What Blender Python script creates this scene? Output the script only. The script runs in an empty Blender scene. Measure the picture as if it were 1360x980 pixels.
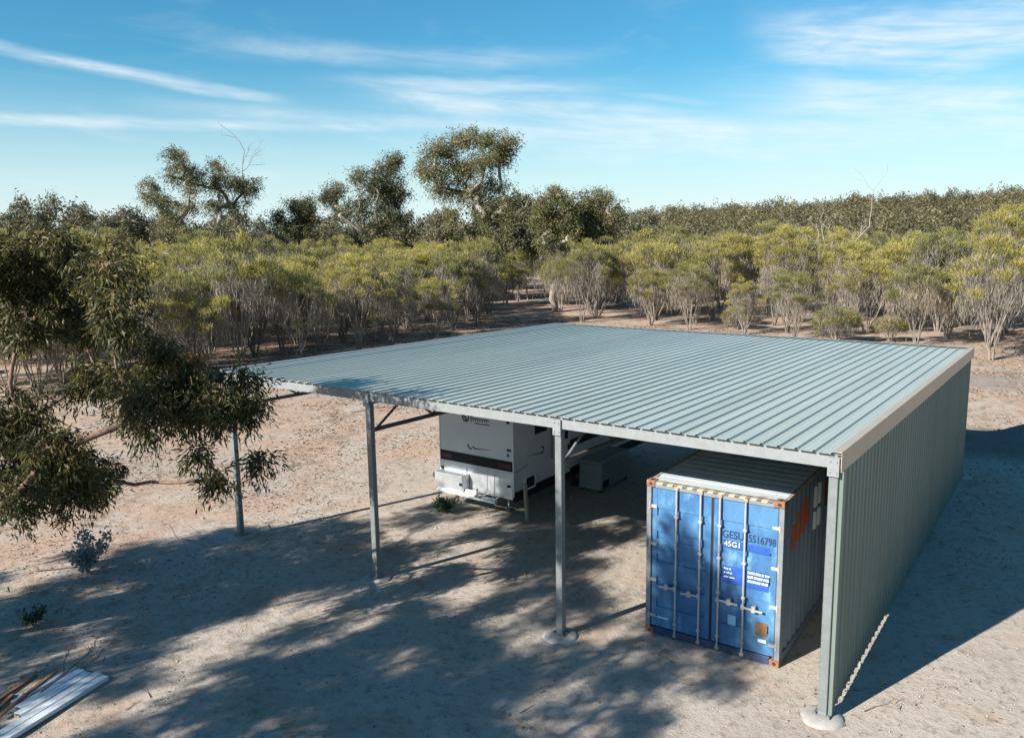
import bpy, math, random
import numpy as np
from mathutils import Vector, Matrix

S = bpy.context.scene
COL = S.collection
rad = math.radians

# ------------------------------------------------------------------ camera
cam_data = bpy.data.cameras.new('camera')
cam_data.sensor_width = 36.0
cam_data.lens = 1098.756 / 1360 * 36.0
cam_data.clip_start = 0.1
cam_data.clip_end = 6000
cam = bpy.data.objects.new('camera', cam_data)
COL.objects.link(cam)
Rv = Vector((0.817623, 0.575520, -0.016398))
Uv = Vector((-0.081496, 0.143879, 0.986234))
Fv = Vector((-0.569957, 0.805031, -0.164542))
m = Matrix((Rv, Uv, -Fv)).transposed().to_4x4()
m.translation = (2.8488, -11.9726, 7.2989)
cam.matrix_world = m
S.camera = cam

# ------------------------------------------------------------------ light
SUN_EL = rad(30)
SX, SY = -0.339, -0.941            # horizontal direction towards the sun
SUN_AZ = math.atan2(SX, SY)        # clockwise from +Y
world = bpy.data.worlds.new('World')
S.world = world
world.use_nodes = True
wt = world.node_tree
wt.nodes.clear()


class NT:
    """tiny helper to chain shader nodes"""
    def __init__(self, tree):
        self.t = tree

    def n(self, kind, **kw):
        nd = self.t.nodes.new(kind)
        for k, v in kw.items():
            setattr(nd, k, v)
        return nd

    def link(self, a, b):
        self.t.links.new(a, b)

    def put(self, sock, v):
        if hasattr(v, 'is_output') or isinstance(v, bpy.types.NodeSocket):
            self.t.links.new(v, sock)
        else:
            sock.default_value = v

    def math(self, op, a, b=0.0, c=0.0, clamp=False):
        nd = self.n('ShaderNodeMath', operation=op, use_clamp=clamp)
        for i, v in enumerate((a, b, c)):
            self.put(nd.inputs[i], v)
        return nd.outputs[0]

    def comb(self, x, y, z=0.0):
        nd = self.n('ShaderNodeCombineXYZ')
        for i, v in enumerate((x, y, z)):
            self.put(nd.inputs[i], v)
        return nd.outputs[0]

    def noise(self, vec, scale, detail=4.0, rough=0.5, dist=0.0, out=0):
        nd = self.n('ShaderNodeTexNoise')
        if vec is not None:
            self.put(nd.inputs['Vector'], vec)
        nd.inputs['Scale'].default_value = scale
        nd.inputs['Detail'].default_value = detail
        nd.inputs['Roughness'].default_value = rough
        nd.inputs['Distortion'].default_value = dist
        return nd.outputs[out]

    def step(self, v, lo, hi, a=0.0, b=1.0):
        nd = self.n('ShaderNodeMapRange', interpolation_type='SMOOTHSTEP')
        self.put(nd.inputs['Value'], v)
        nd.inputs['From Min'].default_value = lo
        nd.inputs['From Max'].default_value = hi
        nd.inputs['To Min'].default_value = a
        nd.inputs['To Max'].default_value = b
        return nd.outputs[0]

    def mix(self, f, a, b, blend='MIX'):
        nd = self.n('ShaderNodeMix', data_type='RGBA', blend_type=blend)
        self.put(nd.inputs[0], f)
        self.put(nd.inputs[6], a if isinstance(a, bpy.types.NodeSocket) else (*a[:3], 1))
        self.put(nd.inputs[7], b if isinstance(b, bpy.types.NodeSocket) else (*b[:3], 1))
        return nd.outputs[2]


w = NT(wt)
sky = w.n('ShaderNodeTexSky', sky_type='NISHITA')
sky.sun_disc = False
sky.sun_elevation = SUN_EL
sky.sun_rotation = SUN_AZ % (2 * math.pi)
sky.altitude = 250
sky.air_density = 1.15
sky.dust_density = 0.1
sky.ozone_density = 1.6
tc = w.n('ShaderNodeTexCoord')
sep = w.n('ShaderNodeSeparateXYZ')
w.link(tc.outputs['Generated'], sep.inputs[0])
az = w.math('ARCTAN2', sep.outputs[0], sep.outputs[1])
el = w.math('ARCSINE', sep.outputs[2])
# cirrus: thin streaks high in the air, given by bearing and elevation
warp = w.math('SUBTRACT', w.noise(w.comb(w.math('MULTIPLY', az, 4.0), w.math('MULTIPLY', el, 9.0)), 1.6, 5, 0.55), 0.5)
fib = w.noise(w.comb(w.math('MULTIPLY', az, 5.0), w.math('MULTIPLY', w.math('ADD', el, w.math('MULTIPLY', az, 0.09)), 60.0)), 1.3, 7, 0.62, 0.4)
puff = w.noise(w.comb(w.math('MULTIPLY', az, 6.0), w.math('MULTIPLY', w.math('ADD', el, w.math('MULTIPLY', az, 0.05)), 24.0)), 1.1, 7, 0.6, 0.6)


def streak(a0, e0, a1, e1, half, dens, wv=0.012, fade=0.18):
    da, de = a1 - a0, e1 - e0
    L = math.hypot(da, de)
    ux, uy = da / L, de / L
    x = w.math('SUBTRACT', az, a0)
    y = w.math('ADD', w.math('SUBTRACT', el, e0), w.math('MULTIPLY', warp, wv))
    t = w.math('ADD', w.math('MULTIPLY', x, ux), w.math('MULTIPLY', y, uy))
    s = w.math('ABSOLUTE', w.math('SUBTRACT', w.math('MULTIPLY', y, ux), w.math('MULTIPLY', x, uy)))
    across = w.step(s, 0.0, half, 1.0, 0.0)
    along = w.math('MULTIPLY', w.step(t, -fade * L, fade * L), w.step(t, L * (1 - fade), L * (1 + fade), 1.0, 0.0))
    d = w.math('MULTIPLY', w.math('MULTIPLY', across, along), dens)
    return d


parts = [
    streak(-1.22, 0.196, -0.88, 0.147, 0.0100, 0.50, 0.016, 0.12),
    streak(-1.35, 0.118, -0.72, 0.122, 0.0095, 0.42, 0.014, 0.10),
    streak(-0.98, 0.136, -0.60, 0.118, 0.0150, 0.34, 0.018, 0.2),
    streak(-0.90, 0.199, -0.55, 0.190, 0.0190, 0.28, 0.03, 0.25),
    streak(-0.80, 0.168, -0.50, 0.160, 0.0150, 0.30, 0.03, 0.25),
    streak(-0.74, 0.155, -0.28, 0.100, 0.0300, 0.50, 0.04, 0.2),
    streak(-0.66, 0.115, -0.10, 0.095, 0.0420, 0.42, 0.05, 0.25),
    streak(-0.48, 0.152, -0.38, 0.138, 0.0060, 0.26, 0.012, 0.3),
    streak(-0.32, 0.208, 0.05, 0.170, 0.0420, 0.58, 0.07, 0.14),
    streak(-0.32, 0.188, -0.10, 0.160, 0.0220, 0.46, 0.06, 0.2),
    streak(-0.30, 0.135, 0.15, 0.085, 0.0500, 0.46, 0.07, 0.3),
]
tot = parts[0]
for q in parts[1:]:
    tot = w.math('MAXIMUM', tot, q)
tot = w.math('MULTIPLY', tot, w.step(fib, 0.22, 0.72, 0.35, 1.15))
tot = w.math('MULTIPLY', tot, w.step(puff, 0.26, 0.62, 0.5, 1.35))
veil = w.math('MULTIPLY', w.step(puff, 0.5, 0.8), w.math('MULTIPLY', w.step(el, 0.02, 0.3, 0.25, 0.10), 1.0))
dens = w.math('ADD', tot, veil, clamp=True)
hsv = w.n('ShaderNodeHueSaturation')
hsv.inputs['Hue'].default_value = 0.492
hsv.inputs['Saturation'].default_value = 1.06
w.link(w.mix(1.0, sky.outputs[0], (.50, .955, 1.22), 'MULTIPLY'), hsv.inputs['Color'])
hz = w.math('ADD', w.step(el, -0.02, 0.20, .85, 0.0), w.step(el, -0.05, 0.06, .15, 0.0), clamp=True)   # pale air low down, all round
skyh = w.mix(hz, hsv.outputs[0], (7.8, 9.0, 9.4))
skyc = w.mix(dens, skyh, (8.9, 9.5, 9.9))
bg = w.n('ShaderNodeBackground')
w.link(skyc, bg.inputs['Color'])
bg.inputs['Strength'].default_value = 0.05
wo = w.n('ShaderNodeOutputWorld')
w.link(bg.outputs[0], wo.inputs['Surface'])

sun_data = bpy.data.lights.new('sun', 'SUN')
sun_data.energy = 5.0
sun_data.angle = rad(0.53)
sun_data.color = (1.0, 0.945, 0.86)
sun = bpy.data.objects.new('sun', sun_data)
COL.objects.link(sun)
tosun = Vector((SX * math.cos(SUN_EL), SY * math.cos(SUN_EL), math.sin(SUN_EL)))
sun.rotation_euler = tosun.to_track_quat('Z', 'Y').to_euler()
sun.location = (0, -30, 40)

S.view_settings.view_transform = 'Standard'
S.view_settings.look = 'None'
S.view_settings.exposure = 1.12
S.view_settings.gamma = 1
S.view_settings.use_curve_mapping = False
S.render.engine = 'CYCLES'
S.cycles.use_denoising = True
S.cycles.max_bounces = 8
S.cycles.transparent_max_bounces = 8

# ------------------------------------------------------------------ helpers
random.seed(11)
RNG = np.random.default_rng(7)


def tag(o, label=None, cat=None, group=None, kind=None):
    if label: o['label'] = label
    if cat: o['category'] = cat
    if group: o['group'] = group
    if kind: o['kind'] = kind
    return o


def link(name, data, parent=None, loc=None, rot=None):
    o = bpy.data.objects.new(name, data)
    COL.objects.link(o)
    if parent is not None: o.parent = parent
    if loc is not None: o.location = loc
    if rot is not None: o.rotation_euler = rot
    return o


def empty(name, loc=(0, 0, 0), rz=0.0):
    o = link(name, None, None, loc, (0, 0, rz))
    o.empty_display_size = 0.3
    return o


def mesh_np(name, V, F, mats, smooth=False, mi=None, tint=None):
    """V (n,3); F (m,k) all with k corners"""
    V = np.ascontiguousarray(V, dtype=np.float32)
    F = np.ascontiguousarray(F, dtype=np.int32)
    me = bpy.data.meshes.new(name)
    k = F.shape[1]
    me.vertices.add(len(V)); me.vertices.foreach_set('co', V.ravel())
    me.loops.add(F.size); me.loops.foreach_set('vertex_index', F.ravel())
    me.polygons.add(len(F))
    me.polygons.foreach_set('loop_start', np.arange(len(F), dtype=np.int32) * k)
    if not isinstance(mats, (list, tuple)): mats = [mats]
    for mm in mats: me.materials.append(mm)
    if mi is not None: me.polygons.foreach_set('material_index', np.asarray(mi, dtype=np.int32))
    if smooth: me.polygons.foreach_set('use_smooth', np.ones(len(F), dtype=bool))
    if tint is not None:
        at = me.attributes.new('tint', 'FLOAT', 'FACE')
        at.data.foreach_set('value', np.asarray(tint, dtype=np.float32))
    me.update(calc_edges=True)
    return me


class MB:
    """collects shapes into one mesh"""
    def __init__(self):
        self.v = []; self.f = []

    def add(self, vs, fs):
        o = len(self.v)
        self.v += [tuple(q) for q in vs]
        self.f += [tuple(i + o for i in q) for q in fs]
        return self

    def box(self, x0, x1, y0, y1, z0, z1, bev=0.0):
        if bev <= 0:
            vs = [(x, y, z) for z in (z0, z1) for y in (y0, y1) for x in (x0, x1)]
            fs = [(0, 2, 3, 1), (4, 5, 7, 6), (0, 1, 5, 4), (2, 6, 7, 3), (0, 4, 6, 2), (1, 3, 7, 5)]
            return self.add(vs, fs)
        b = bev
        vs = []
        for (X, Y, Z, sx, sy, sz) in [(x, y, z, a, c, d) for z, d in ((z0, 1), (z1, -1)) for y, c in ((y0, 1), (y1, -1)) for x, a in ((x0, 1), (x1, -1))]:
            vs += [(X, Y + sy * b, Z + sz * b), (X + sx * b, Y, Z + sz * b), (X + sx * b, Y + sy * b, Z)]
        I = lambda x, y, z, k: (z * 4 + y * 2 + x) * 3 + k
        fs = []
        for x in (0, 1):
            q = [I(x, 0, 0, 0), I(x, 1, 0, 0), I(x, 1, 1, 0), I(x, 0, 1, 0)]
            fs.append(tuple(q if x else q[::-1]))
            q = [I(0, x, 0, 1), I(1, x, 0, 1), I(1, x, 1, 1), I(0, x, 1, 1)]
            fs.append(tuple(q if not x else q[::-1]))
            q = [I(0, 0, x, 2), I(1, 0, x, 2), I(1, 1, x, 2), I(0, 1, x, 2)]
            fs.append(tuple(q if x else q[::-1]))
        for a in (0, 1):
            for c in (0, 1):
                q = (I(a, c, 0, 0), I(a, c, 0, 1), I(a, c, 1, 1), I(a, c, 1, 0))
                fs.append(q if a == c else q[::-1])
                q = (I(a, 0, c, 0), I(a, 1, c, 0), I(a, 1, c, 2), I(a, 0, c, 2))
                fs.append(q if a != c else q[::-1])
                q = (I(0, a, c, 1), I(1, a, c, 1), I(1, a, c, 2), I(0, a, c, 2))
                fs.append(q if a == c else q[::-1])
                for d in (0, 1):
                    q = (I(a, c, d, 0), I(a, c, d, 1), I(a, c, d, 2))
                    fs.append(q if (a + c + d) % 2 else q[::-1])
        return self.add(vs, fs)

    def bar(self, p, q, wd, ht, up=(0, 0, 1)):
        p, q = Vector(p), Vector(q)
        d = (q - p).normalized()
        s = d.cross(Vector(up))
        if s.length < 1e-4: s = d.cross(Vector((1, 0, 0)))
        s.normalize(); u = s.cross(d)
        vs = []
        for c in (p, q):
            for a, b in ((-1, -1), (1, -1), (1, 1), (-1, 1)):
                vs.append(c + s * (a * wd / 2) + u * (b * ht / 2))
        return self.add(vs, [(0, 1, 2, 3), (7, 6, 5, 4), (0, 4, 5, 1), (1, 5, 6, 2), (2, 6, 7, 3), (3, 7, 4, 0)])

    def tube(self, pts, rs, k=8, cap=True):
        pts = [Vector(q) for q in pts]
        if not isinstance(rs, (list, tuple)): rs = [rs] * len(pts)
        vs, fs = [], []
        prev = None
        for i, c in enumerate(pts):
            d = (pts[min(i + 1, len(pts) - 1)] - pts[max(i - 1, 0)]).normalized()
            if prev is None:
                s = d.orthogonal().normalized()
            else:
                s = (prev - d * prev.dot(d)).normalized()
            prev = s
            t = d.cross(s)
            for j in range(k):
                a = 2 * math.pi * j / k
                vs.append(c + (s * math.cos(a) + t * math.sin(a)) * rs[i])
        for i in range(len(pts) - 1):
            for j in range(k):
                fs.append((i * k + j, i * k + (j + 1) % k, (i + 1) * k + (j + 1) % k, (i + 1) * k + j))
        if cap:
            fs.append(tuple(range(k))[::-1]); fs.append(tuple((len(pts) - 1) * k + j for j in range(k)))
        return self.add(vs, fs)

    def prism(self, poly, axis, a0, a1):
        """extrude a 2-D polygon along axis 0/1/2"""
        vs = []
        for a in (a0, a1):
            for (u, v) in poly:
                c = [u, v]; c.insert(axis, a); vs.append(tuple(c))
        n = len(poly)
        fs = [tuple(range(n))[::-1], tuple(range(n, 2 * n))]
        fs += [(i, (i + 1) % n, n + (i + 1) % n, n + i) for i in range(n)]
        return self.add(vs, fs)

    def sheet(self, prof, axis, a0, a1, closed=False):
        """open profile extruded along axis"""
        vs = []
        for a in (a0, a1):
            for (u, v) in prof:
                c = [u, v]; c.insert(axis, a); vs.append(tuple(c))
        n = len(prof)
        return self.add(vs, [(i, i + 1, n + i + 1, n + i) for i in range(n - 1)])

    def mesh(self, name, mat, smooth=False):
        me = bpy.data.meshes.new(name)
        me.from_pydata(self.v, [], self.f)
        for mm in (mat if isinstance(mat, (list, tuple)) else [mat]): me.materials.append(mm)
        if smooth:
            me.polygons.foreach_set('use_smooth', [True] * len(me.polygons))
        me.update()
        return me

    def build(self, name, mat, parent=None, loc=None, rot=None, smooth=False, fix=True):
        me = self.mesh(name, mat, smooth)
        if fix:
            import bmesh
            bm = bmesh.new(); bm.from_mesh(me)
            bmesh.ops.recalc_face_normals(bm, faces=bm.faces)
            bm.to_mesh(me); bm.free()
        return link(name, me, parent, loc, rot)


def vnoise(x, y, seed=0):
    """smooth value noise in numpy, about -1..1"""
    x = np.asarray(x, float); y = np.asarray(y, float)
    xi = np.floor(x).astype(np.int64); yi = np.floor(y).astype(np.int64)
    fx = x - xi; fy = y - yi
    fx = fx * fx * (3 - 2 * fx); fy = fy * fy * (3 - 2 * fy)

    def h(a, b):
        n = (a * 374761393 + b * 668265263 + seed * 1442695041) & 0xffffffff
        n = ((n ^ (n >> 13)) * 1274126177) & 0xffffffff
        return ((n ^ (n >> 16)) & 0xffff) / 32767.5 - 1
    a = h(xi, yi) * (1 - fx) + h(xi + 1, yi) * fx
    b = h(xi, yi + 1) * (1 - fx) + h(xi + 1, yi + 1) * fx
    return a * (1 - fy) + b * fy


def sstep(a, b, x):
    t = np.clip((np.asarray(x, float) - a) / (b - a), 0, 1)
    return t * t * (3 - 2 * t)


CX, CY = 2.85, -11.97


def gh(x, y):
    """height of the ground"""
    x = np.asarray(x, float); y = np.asarray(y, float)
    z = 0.035 * vnoise(x / 5, y / 5, 1) + 0.014 * vnoise(x / 1.1, y / 1.1, 2) + 0.007 * vnoise(x / .4, y / .4, 3)
    inside = sstep(-15.5, -13.5, x) * (1 - sstep(.4, 1.6, x)) * sstep(-1.0, 1.0, y) * (1 - sstep(14.5, 16, y))
    z = z * (1 - .6 * inside)
    # bank of pushed-up soil behind the shed
    z = z + (0.95 + .22 * vnoise(x / 1.3, y / 1.3, 5)) * np.exp(-((y - 19.7 - .05 * x) / 1.15) ** 2) * sstep(-.9, 2.2, x) * (1 - sstep(14, 20, x))
    r = np.hypot(x - CX, y - CY)
    az_ = np.degrees(np.arctan2(x - CX, y - CY))
    H = np.interp(az_, [-180, -120, -80, -45, -28, -16, -4, 30, 90, 180], [3, 3, 2.5, 3.5, 7.5, 9.5, 12.5, 14, 6, 3])
    z = z + H * sstep(140, 330, r) + 0.5 * vnoise(x / 60, y / 60, 8) * sstep(60, 160, r)
    return z


def g1(x, y):
    return float(gh(x, y))


# ------------------------------------------------------------------ materials
def newmat(name):
    mt = bpy.data.materials.new(name)
    mt.use_nodes = True
    nt = mt.node_tree
    b = nt.nodes['Principled BSDF']
    return mt, NT(nt), b


def surf(name, c1, c2=None, scale=3.0, rough=0.6, metal=0.0, bump=0.0, bscale=40.0, rvar=0.0, c3=None, c3s=8.0, c3lo=.58, c3hi=.7, spec=0.5, stretch=(1, 1, 1), objrand=0.0):
    mt, t, b = newmat(name)
    tcn = t.n('ShaderNodeTexCoord')
    mp = t.n('ShaderNodeMapping')
    mp.inputs['Scale'].default_value = stretch
    t.link(tcn.outputs['Object'], mp.inputs[0])
    v = mp.outputs[0]
    if objrand > 0:
        oi = t.n('ShaderNodeObjectInfo')
        add = t.n('ShaderNodeVectorMath', operation='ADD')
        t.link(v, add.inputs[0])
        t.link(t.comb(t.math('MULTIPLY', oi.outputs['Random'], 37.0), t.math('MULTIPLY', oi.outputs['Random'], 91.0), 0.0), add.inputs[1])
        v = add.outputs[0]
    if c2 is not None:
        n1 = t.noise(v, scale, 6, 0.6)
        col = t.mix(t.step(n1, 0.32, 0.68), c1, c2)
    else:
        col = t.mix(0.0, c1, c1)
    if c3 is not None:
        n2 = t.noise(v, c3s, 7, 0.65)
        col = t.mix(t.step(n2, c3lo, c3hi), col, c3)
    if objrand > 0:
        col = t.mix(1.0, col, t.mix(oi.outputs['Random'], (1 - objrand,) * 3, (1 + objrand * .4,) * 3), 'MULTIPLY')
    t.link(col, b.inputs['Base Color'])
    b.inputs['Metallic'].default_value = metal
    b.inputs['Specular IOR Level'].default_value = spec
    if rvar > 0:
        t.link(t.step(t.noise(v, scale * 2.3, 5, 0.6), 0.25, 0.75, max(.02, rough - rvar), rough + rvar), b.inputs['Roughness'])
    else:
        b.inputs['Roughness'].default_value = rough
    if bump > 0:
        bn = t.n('ShaderNodeBump')
        bn.inputs['Strength'].default_value = bump
        bn.inputs['Distance'].default_value = 0.02
        t.link(t.noise(v, bscale, 6, 0.6), bn.inputs['Height'])
        t.link(bn.outputs[0], b.inputs['Normal'])
    return mt


def leafmat(name, cols, trans=0.3, rough=0.55, var=0.25):
    """cols: list of (pos, rgb) over the face's own tint"""
    mt, t, b = newmat(name)
    at = t.n('ShaderNodeAttribute'); at.attribute_name = 'tint'
    ramp = t.n('ShaderNodeValToRGB')
    el_ = ramp.color_ramp.elements
    while len(el_) < len(cols): el_.new(0.5)
    for e, (p_, c_) in zip(el_, cols):
        e.position = p_; e.color = (*c_, 1)
    t.link(at.outputs['Fac'], ramp.inputs[0])
    oi = t.n('ShaderNodeObjectInfo')
    col = t.mix(1.0, ramp.outputs[0], t.mix(oi.outputs['Random'], (1 - var, 1 - var * .8, 1 - var * .5), (1 + var * .5, 1 + var * .4, 1.0)), 'MULTIPLY')
    t.link(col, b.inputs['Base Color'])
    b.inputs['Roughness'].default_value = rough
    b.inputs['Specular IOR Level'].default_value = 0.35
    tr = t.n('ShaderNodeBsdfTranslucent')
    t.link(col, tr.inputs['Color'])
    mx = t.n('ShaderNodeMixShader')
    mx.inputs[0].default_value = trans
    out = t.t.nodes['Material Output']
    t.link(b.outputs[0], mx.inputs[1]); t.link(tr.outputs[0], mx.inputs[2])
    t.link(mx.outputs[0], out.inputs['Surface'])
    return mt


M = {}
M['galv'] = surf('galvanised steel', (.20, .222, .225), (.24, .262, .265), 9, .45, .45, .02, 60, .05)
M['galv_bright'] = surf('bright galvanised fascia', (.215, .232, .24), (.245, .262, .27), 9, .5, .2, .0, 50, .05)
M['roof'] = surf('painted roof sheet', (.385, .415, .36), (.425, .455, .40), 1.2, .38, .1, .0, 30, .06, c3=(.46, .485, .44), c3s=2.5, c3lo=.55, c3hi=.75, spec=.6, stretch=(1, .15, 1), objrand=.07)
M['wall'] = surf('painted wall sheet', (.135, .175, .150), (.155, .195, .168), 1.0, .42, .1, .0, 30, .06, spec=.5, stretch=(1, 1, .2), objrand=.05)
M['barge'] = surf('pale barge capping', (.40, .335, .25), (.44, .37, .28), 2, .4, .2)
M['steel_dark'] = surf('dark truss steel', (.085, .08, .075), (.12, .11, .10), 8, .55, .3)
M['concrete'] = surf('concrete', (.27, .255, .235), (.34, .325, .305), 7, .85, 0, .4, 60)
M['white'] = surf('white caravan skin', (.52, .54, .57), (.58, .60, .62), 1.3, .35, 0, 0, 10, .05, c3=(.55, .54, .52), c3s=3, c3lo=.6, c3hi=.8)
M['checker'] = surf('aluminium plate', (.52, .54, .57), (.62, .64, .66), 5, .34, .7, .04, 30, .06)
M['black'] = surf('black panel', (.010, .010, .012), (.016, .016, .018), 4, .6, spec=.2)
M['rubber'] = surf('tyre rubber', (.018, .018, .018), (.03, .03, .03), 6, .8)
M['glass'] = surf('dark window glass', (.010, .012, .014), None, 1, .08, 0, spec=.8)
M['grey_plastic'] = surf('grey plastic', (.22, .23, .24), (.27, .28, .29), 5, .5)
M['pvc'] = surf('white pipe', (.72, .72, .70), (.62, .62, .59), 8, .4)
M['red_lens'] = surf('red lens', (.05, .012, .012), None, 1, .3)
M['amber_lens'] = surf('amber lens', (.045, .022, .008), None, 1, .3)
M['decal'] = surf('dark decal', (.035, .04, .05), None, 1, .5)
M['timber'] = surf('weathered timber', (.22, .175, .13), (.30, .25, .19), 4, .85, 0, .5, 30, stretch=(6, 6, .7))
M['freezer'] = surf('dim grey enamel', (.17, .19, .19), (.20, .22, .22), 2, .4)
# container paint
M['blue'] = surf('faded blue paint', (.036, .115, .26), (.068, .185, .345), 2.2, .45, 0, .06, 30, .1, c3=(.13, .29, .43), c3s=3.3, c3lo=.52, c3hi=.70, stretch=(1, 1, .45))
def streaky_paint(mt):
    # rust runs and grime over the door paint
    t = NT(mt.node_tree); b = mt.node_tree.nodes['Principled BSDF']
    src = b.inputs['Base Color'].links[0].from_socket
    tcn = t.n('ShaderNodeTexCoord'); mp = t.n('ShaderNodeMapping'); mp.inputs['Scale'].default_value = (9, 9, .7)
    t.link(tcn.outputs['Object'], mp.inputs[0])
    run = t.noise(mp.outputs[0], 2.2, 6, .65)
    spot = t.noise(tcn.outputs['Object'], 16, 6, .7)
    c = t.mix(t.math('MULTIPLY', t.step(run, .58, .76), .45), src, (.05, .055, .07))
    c = t.mix(t.math('MULTIPLY', t.step(run, .36, .22), .35), c, (.24, .36, .45))
    c = t.mix(t.step(spot, .68, .74), c, (.22, .10, .05))
    t.link(c, b.inputs['Base Color'])


streaky_paint(M['blue'])
M['sill'] = surf('grimy navy sill', (.02, .04, .10), (.05, .06, .08), 6, .7)
M['blue_dark'] = surf('dark blue repaint', (.02, .075, .30), (.03, .10, .36), 5, .4)
M['blue_grey'] = surf('weathered grey blue side', (.13, .17, .235), (.17, .215, .29), 2.0, .6, 0, .1, 30, .1, c3=(.10, .125, .165), c3s=4, c3lo=.6, c3hi=.75, stretch=(1, 1, .3))
M['roofc'] = surf('chalky pale container top', (.42, .49, .53), (.50, .56, .59), 1.6, .7, 0, .1, 30, 0, c3=(.40, .27, .18), c3s=3.0, c3lo=.62, c3hi=.72)
M['rust'] = surf('rusty casting', (.27, .12, .06), (.18, .085, .05), 9, .85, 0, .4, 70, c3=(.42, .30, .22), c3s=14)
M['rustrail'] = surf('rail with worn paint', (.26, .21, .175), (.34, .305, .27), 5, .8, 0, .3, 60, c3=(.27, .12, .06), c3s=7, c3lo=.53, c3hi=.63)
M['post_paint'] = surf('grimy grey blue post', (.15, .17, .20), (.20, .21, .22), 5, .7, 0, .2, 50, c3=(.25, .125, .07), c3s=6, c3lo=.57, c3hi=.66)
M['rod'] = surf('zinc lock rod', (.36, .36, .36), (.42, .42, .41), 9, .5, .25, 0, 30, 0, c3=(.34, .20, .12), c3s=12, c3lo=.6, c3hi=.7)
M['yellow'] = surf('faded yellow stripe', (.46, .38, .14), (.48, .42, .26), 14, .7)
M['stripe_black'] = surf('faded black stripe', (.07, .05, .04), (.14, .09, .06), 14, .7)
M['white_ink'] = surf('white lettering', (.72, .74, .76), None, 1, .6)
M['navy_ink'] = surf('navy lettering', (.012, .035, .11), None, 1, .5)
M['red_paint'] = surf('orange red paint', (.42, .085, .045), (.34, .08, .05), 8, .6)
M['brown_plate'] = surf('brown plate', (.19, .10, .045), (.14, .075, .04), 8, .6)
M['pale_blue'] = surf('pale blue sticker', (.22, .50, .66), None, 1, .5)
M['gasket'] = surf('door gasket', (.02, .022, .03), None, 1, .8)
M['zinc'] = surf('zinc sheet', (.62, .66, .68), (.70, .73, .75), 5, .42, .2, .03, 30, .08, c3=(.5, .47, .42), c3s=6, c3lo=.6, c3hi=.75)
# plants
M['bark'] = surf('grey brown bark', (.16, .12, .095), (.28, .225, .18), 5, .9, 0, .6, 25, stretch=(3, 3, .6))
M['bark_red'] = surf('reddish smooth bark', (.15, .085, .06), (.24, .155, .115), 5, .75, 0, .4, 20, stretch=(3, 3, .6))
M['bark_pale'] = surf('pale gum bark', (.34, .295, .245), (.17, .14, .115), 2.2, .8, 0, .3, 20, stretch=(2, 2, .5))
M['bark_dead'] = surf('bleached dead wood', (.34, .31, .27), (.26, .23, .20), 4, .9)
M['stem'] = surf('shrub stems', (.16, .13, .105), (.30, .255, .215), 3, .9, 0, .3, 20, objrand=.25)
M['leaf_near'] = leafmat('near gum leaves', [(0, (.028, .036, .014)), (.45, (.064, .070, .024)), (.75, (.125, .110, .036)), (.93, (.20, .14, .05)), (1, (.26, .155, .055))], .32)
M['leaf_dry'] = leafmat('dry orange leaves', [(0, (.16, .07, .022)), (.6, (.34, .17, .05)), (1, (.42, .26, .10))], .3)
M['leaf_gum'] = leafmat('grey green gum leaves', [(0, (.065, .072, .034)), (.5, (.155, .152, .064)), (.85, (.24, .22, .092)), (1, (.29, .21, .11))], .36)
M['leaf_wood'] = leafmat('dull wood leaves', [(0, (.07, .074, .046)), (.5, (.155, .146, .09)), (1, (.23, .205, .12))], .36)
M['leaf_hill'] = leafmat('hill wood leaves', [(0, (.10, .09, .046)), (.5, (.19, .16, .078)), (1, (.27, .215, .11))], .38)  # leaf colours lightened to stand in for soft distance haze
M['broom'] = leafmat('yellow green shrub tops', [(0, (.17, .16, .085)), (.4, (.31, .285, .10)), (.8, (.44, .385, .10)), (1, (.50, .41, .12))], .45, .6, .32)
M['twig'] = leafmat('grey twigs', [(0, (.16, .135, .11)), (.6, (.30, .26, .21)), (1, (.42, .365, .295))], .25, .8, .2)
M['leaf_silver'] = leafmat('silver grey leaves', [(0, (.16, .20, .19)), (1, (.34, .38, .36))], .2)
M['leaf_weed'] = leafmat('dark weed leaves', [(0, (.03, .055, .03)), (1, (.08, .12, .05))], .25)
M['litter'] = leafmat('fallen leaves and bark', [(0, (.10, .068, .048)), (.5, (.21, .155, .11)), (1, (.36, .29, .215))], .1, .8)
M['straw'] = leafmat('dry grass', [(0, (.28, .21, .11)), (1, (.48, .38, .22))], .3, .7)


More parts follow.
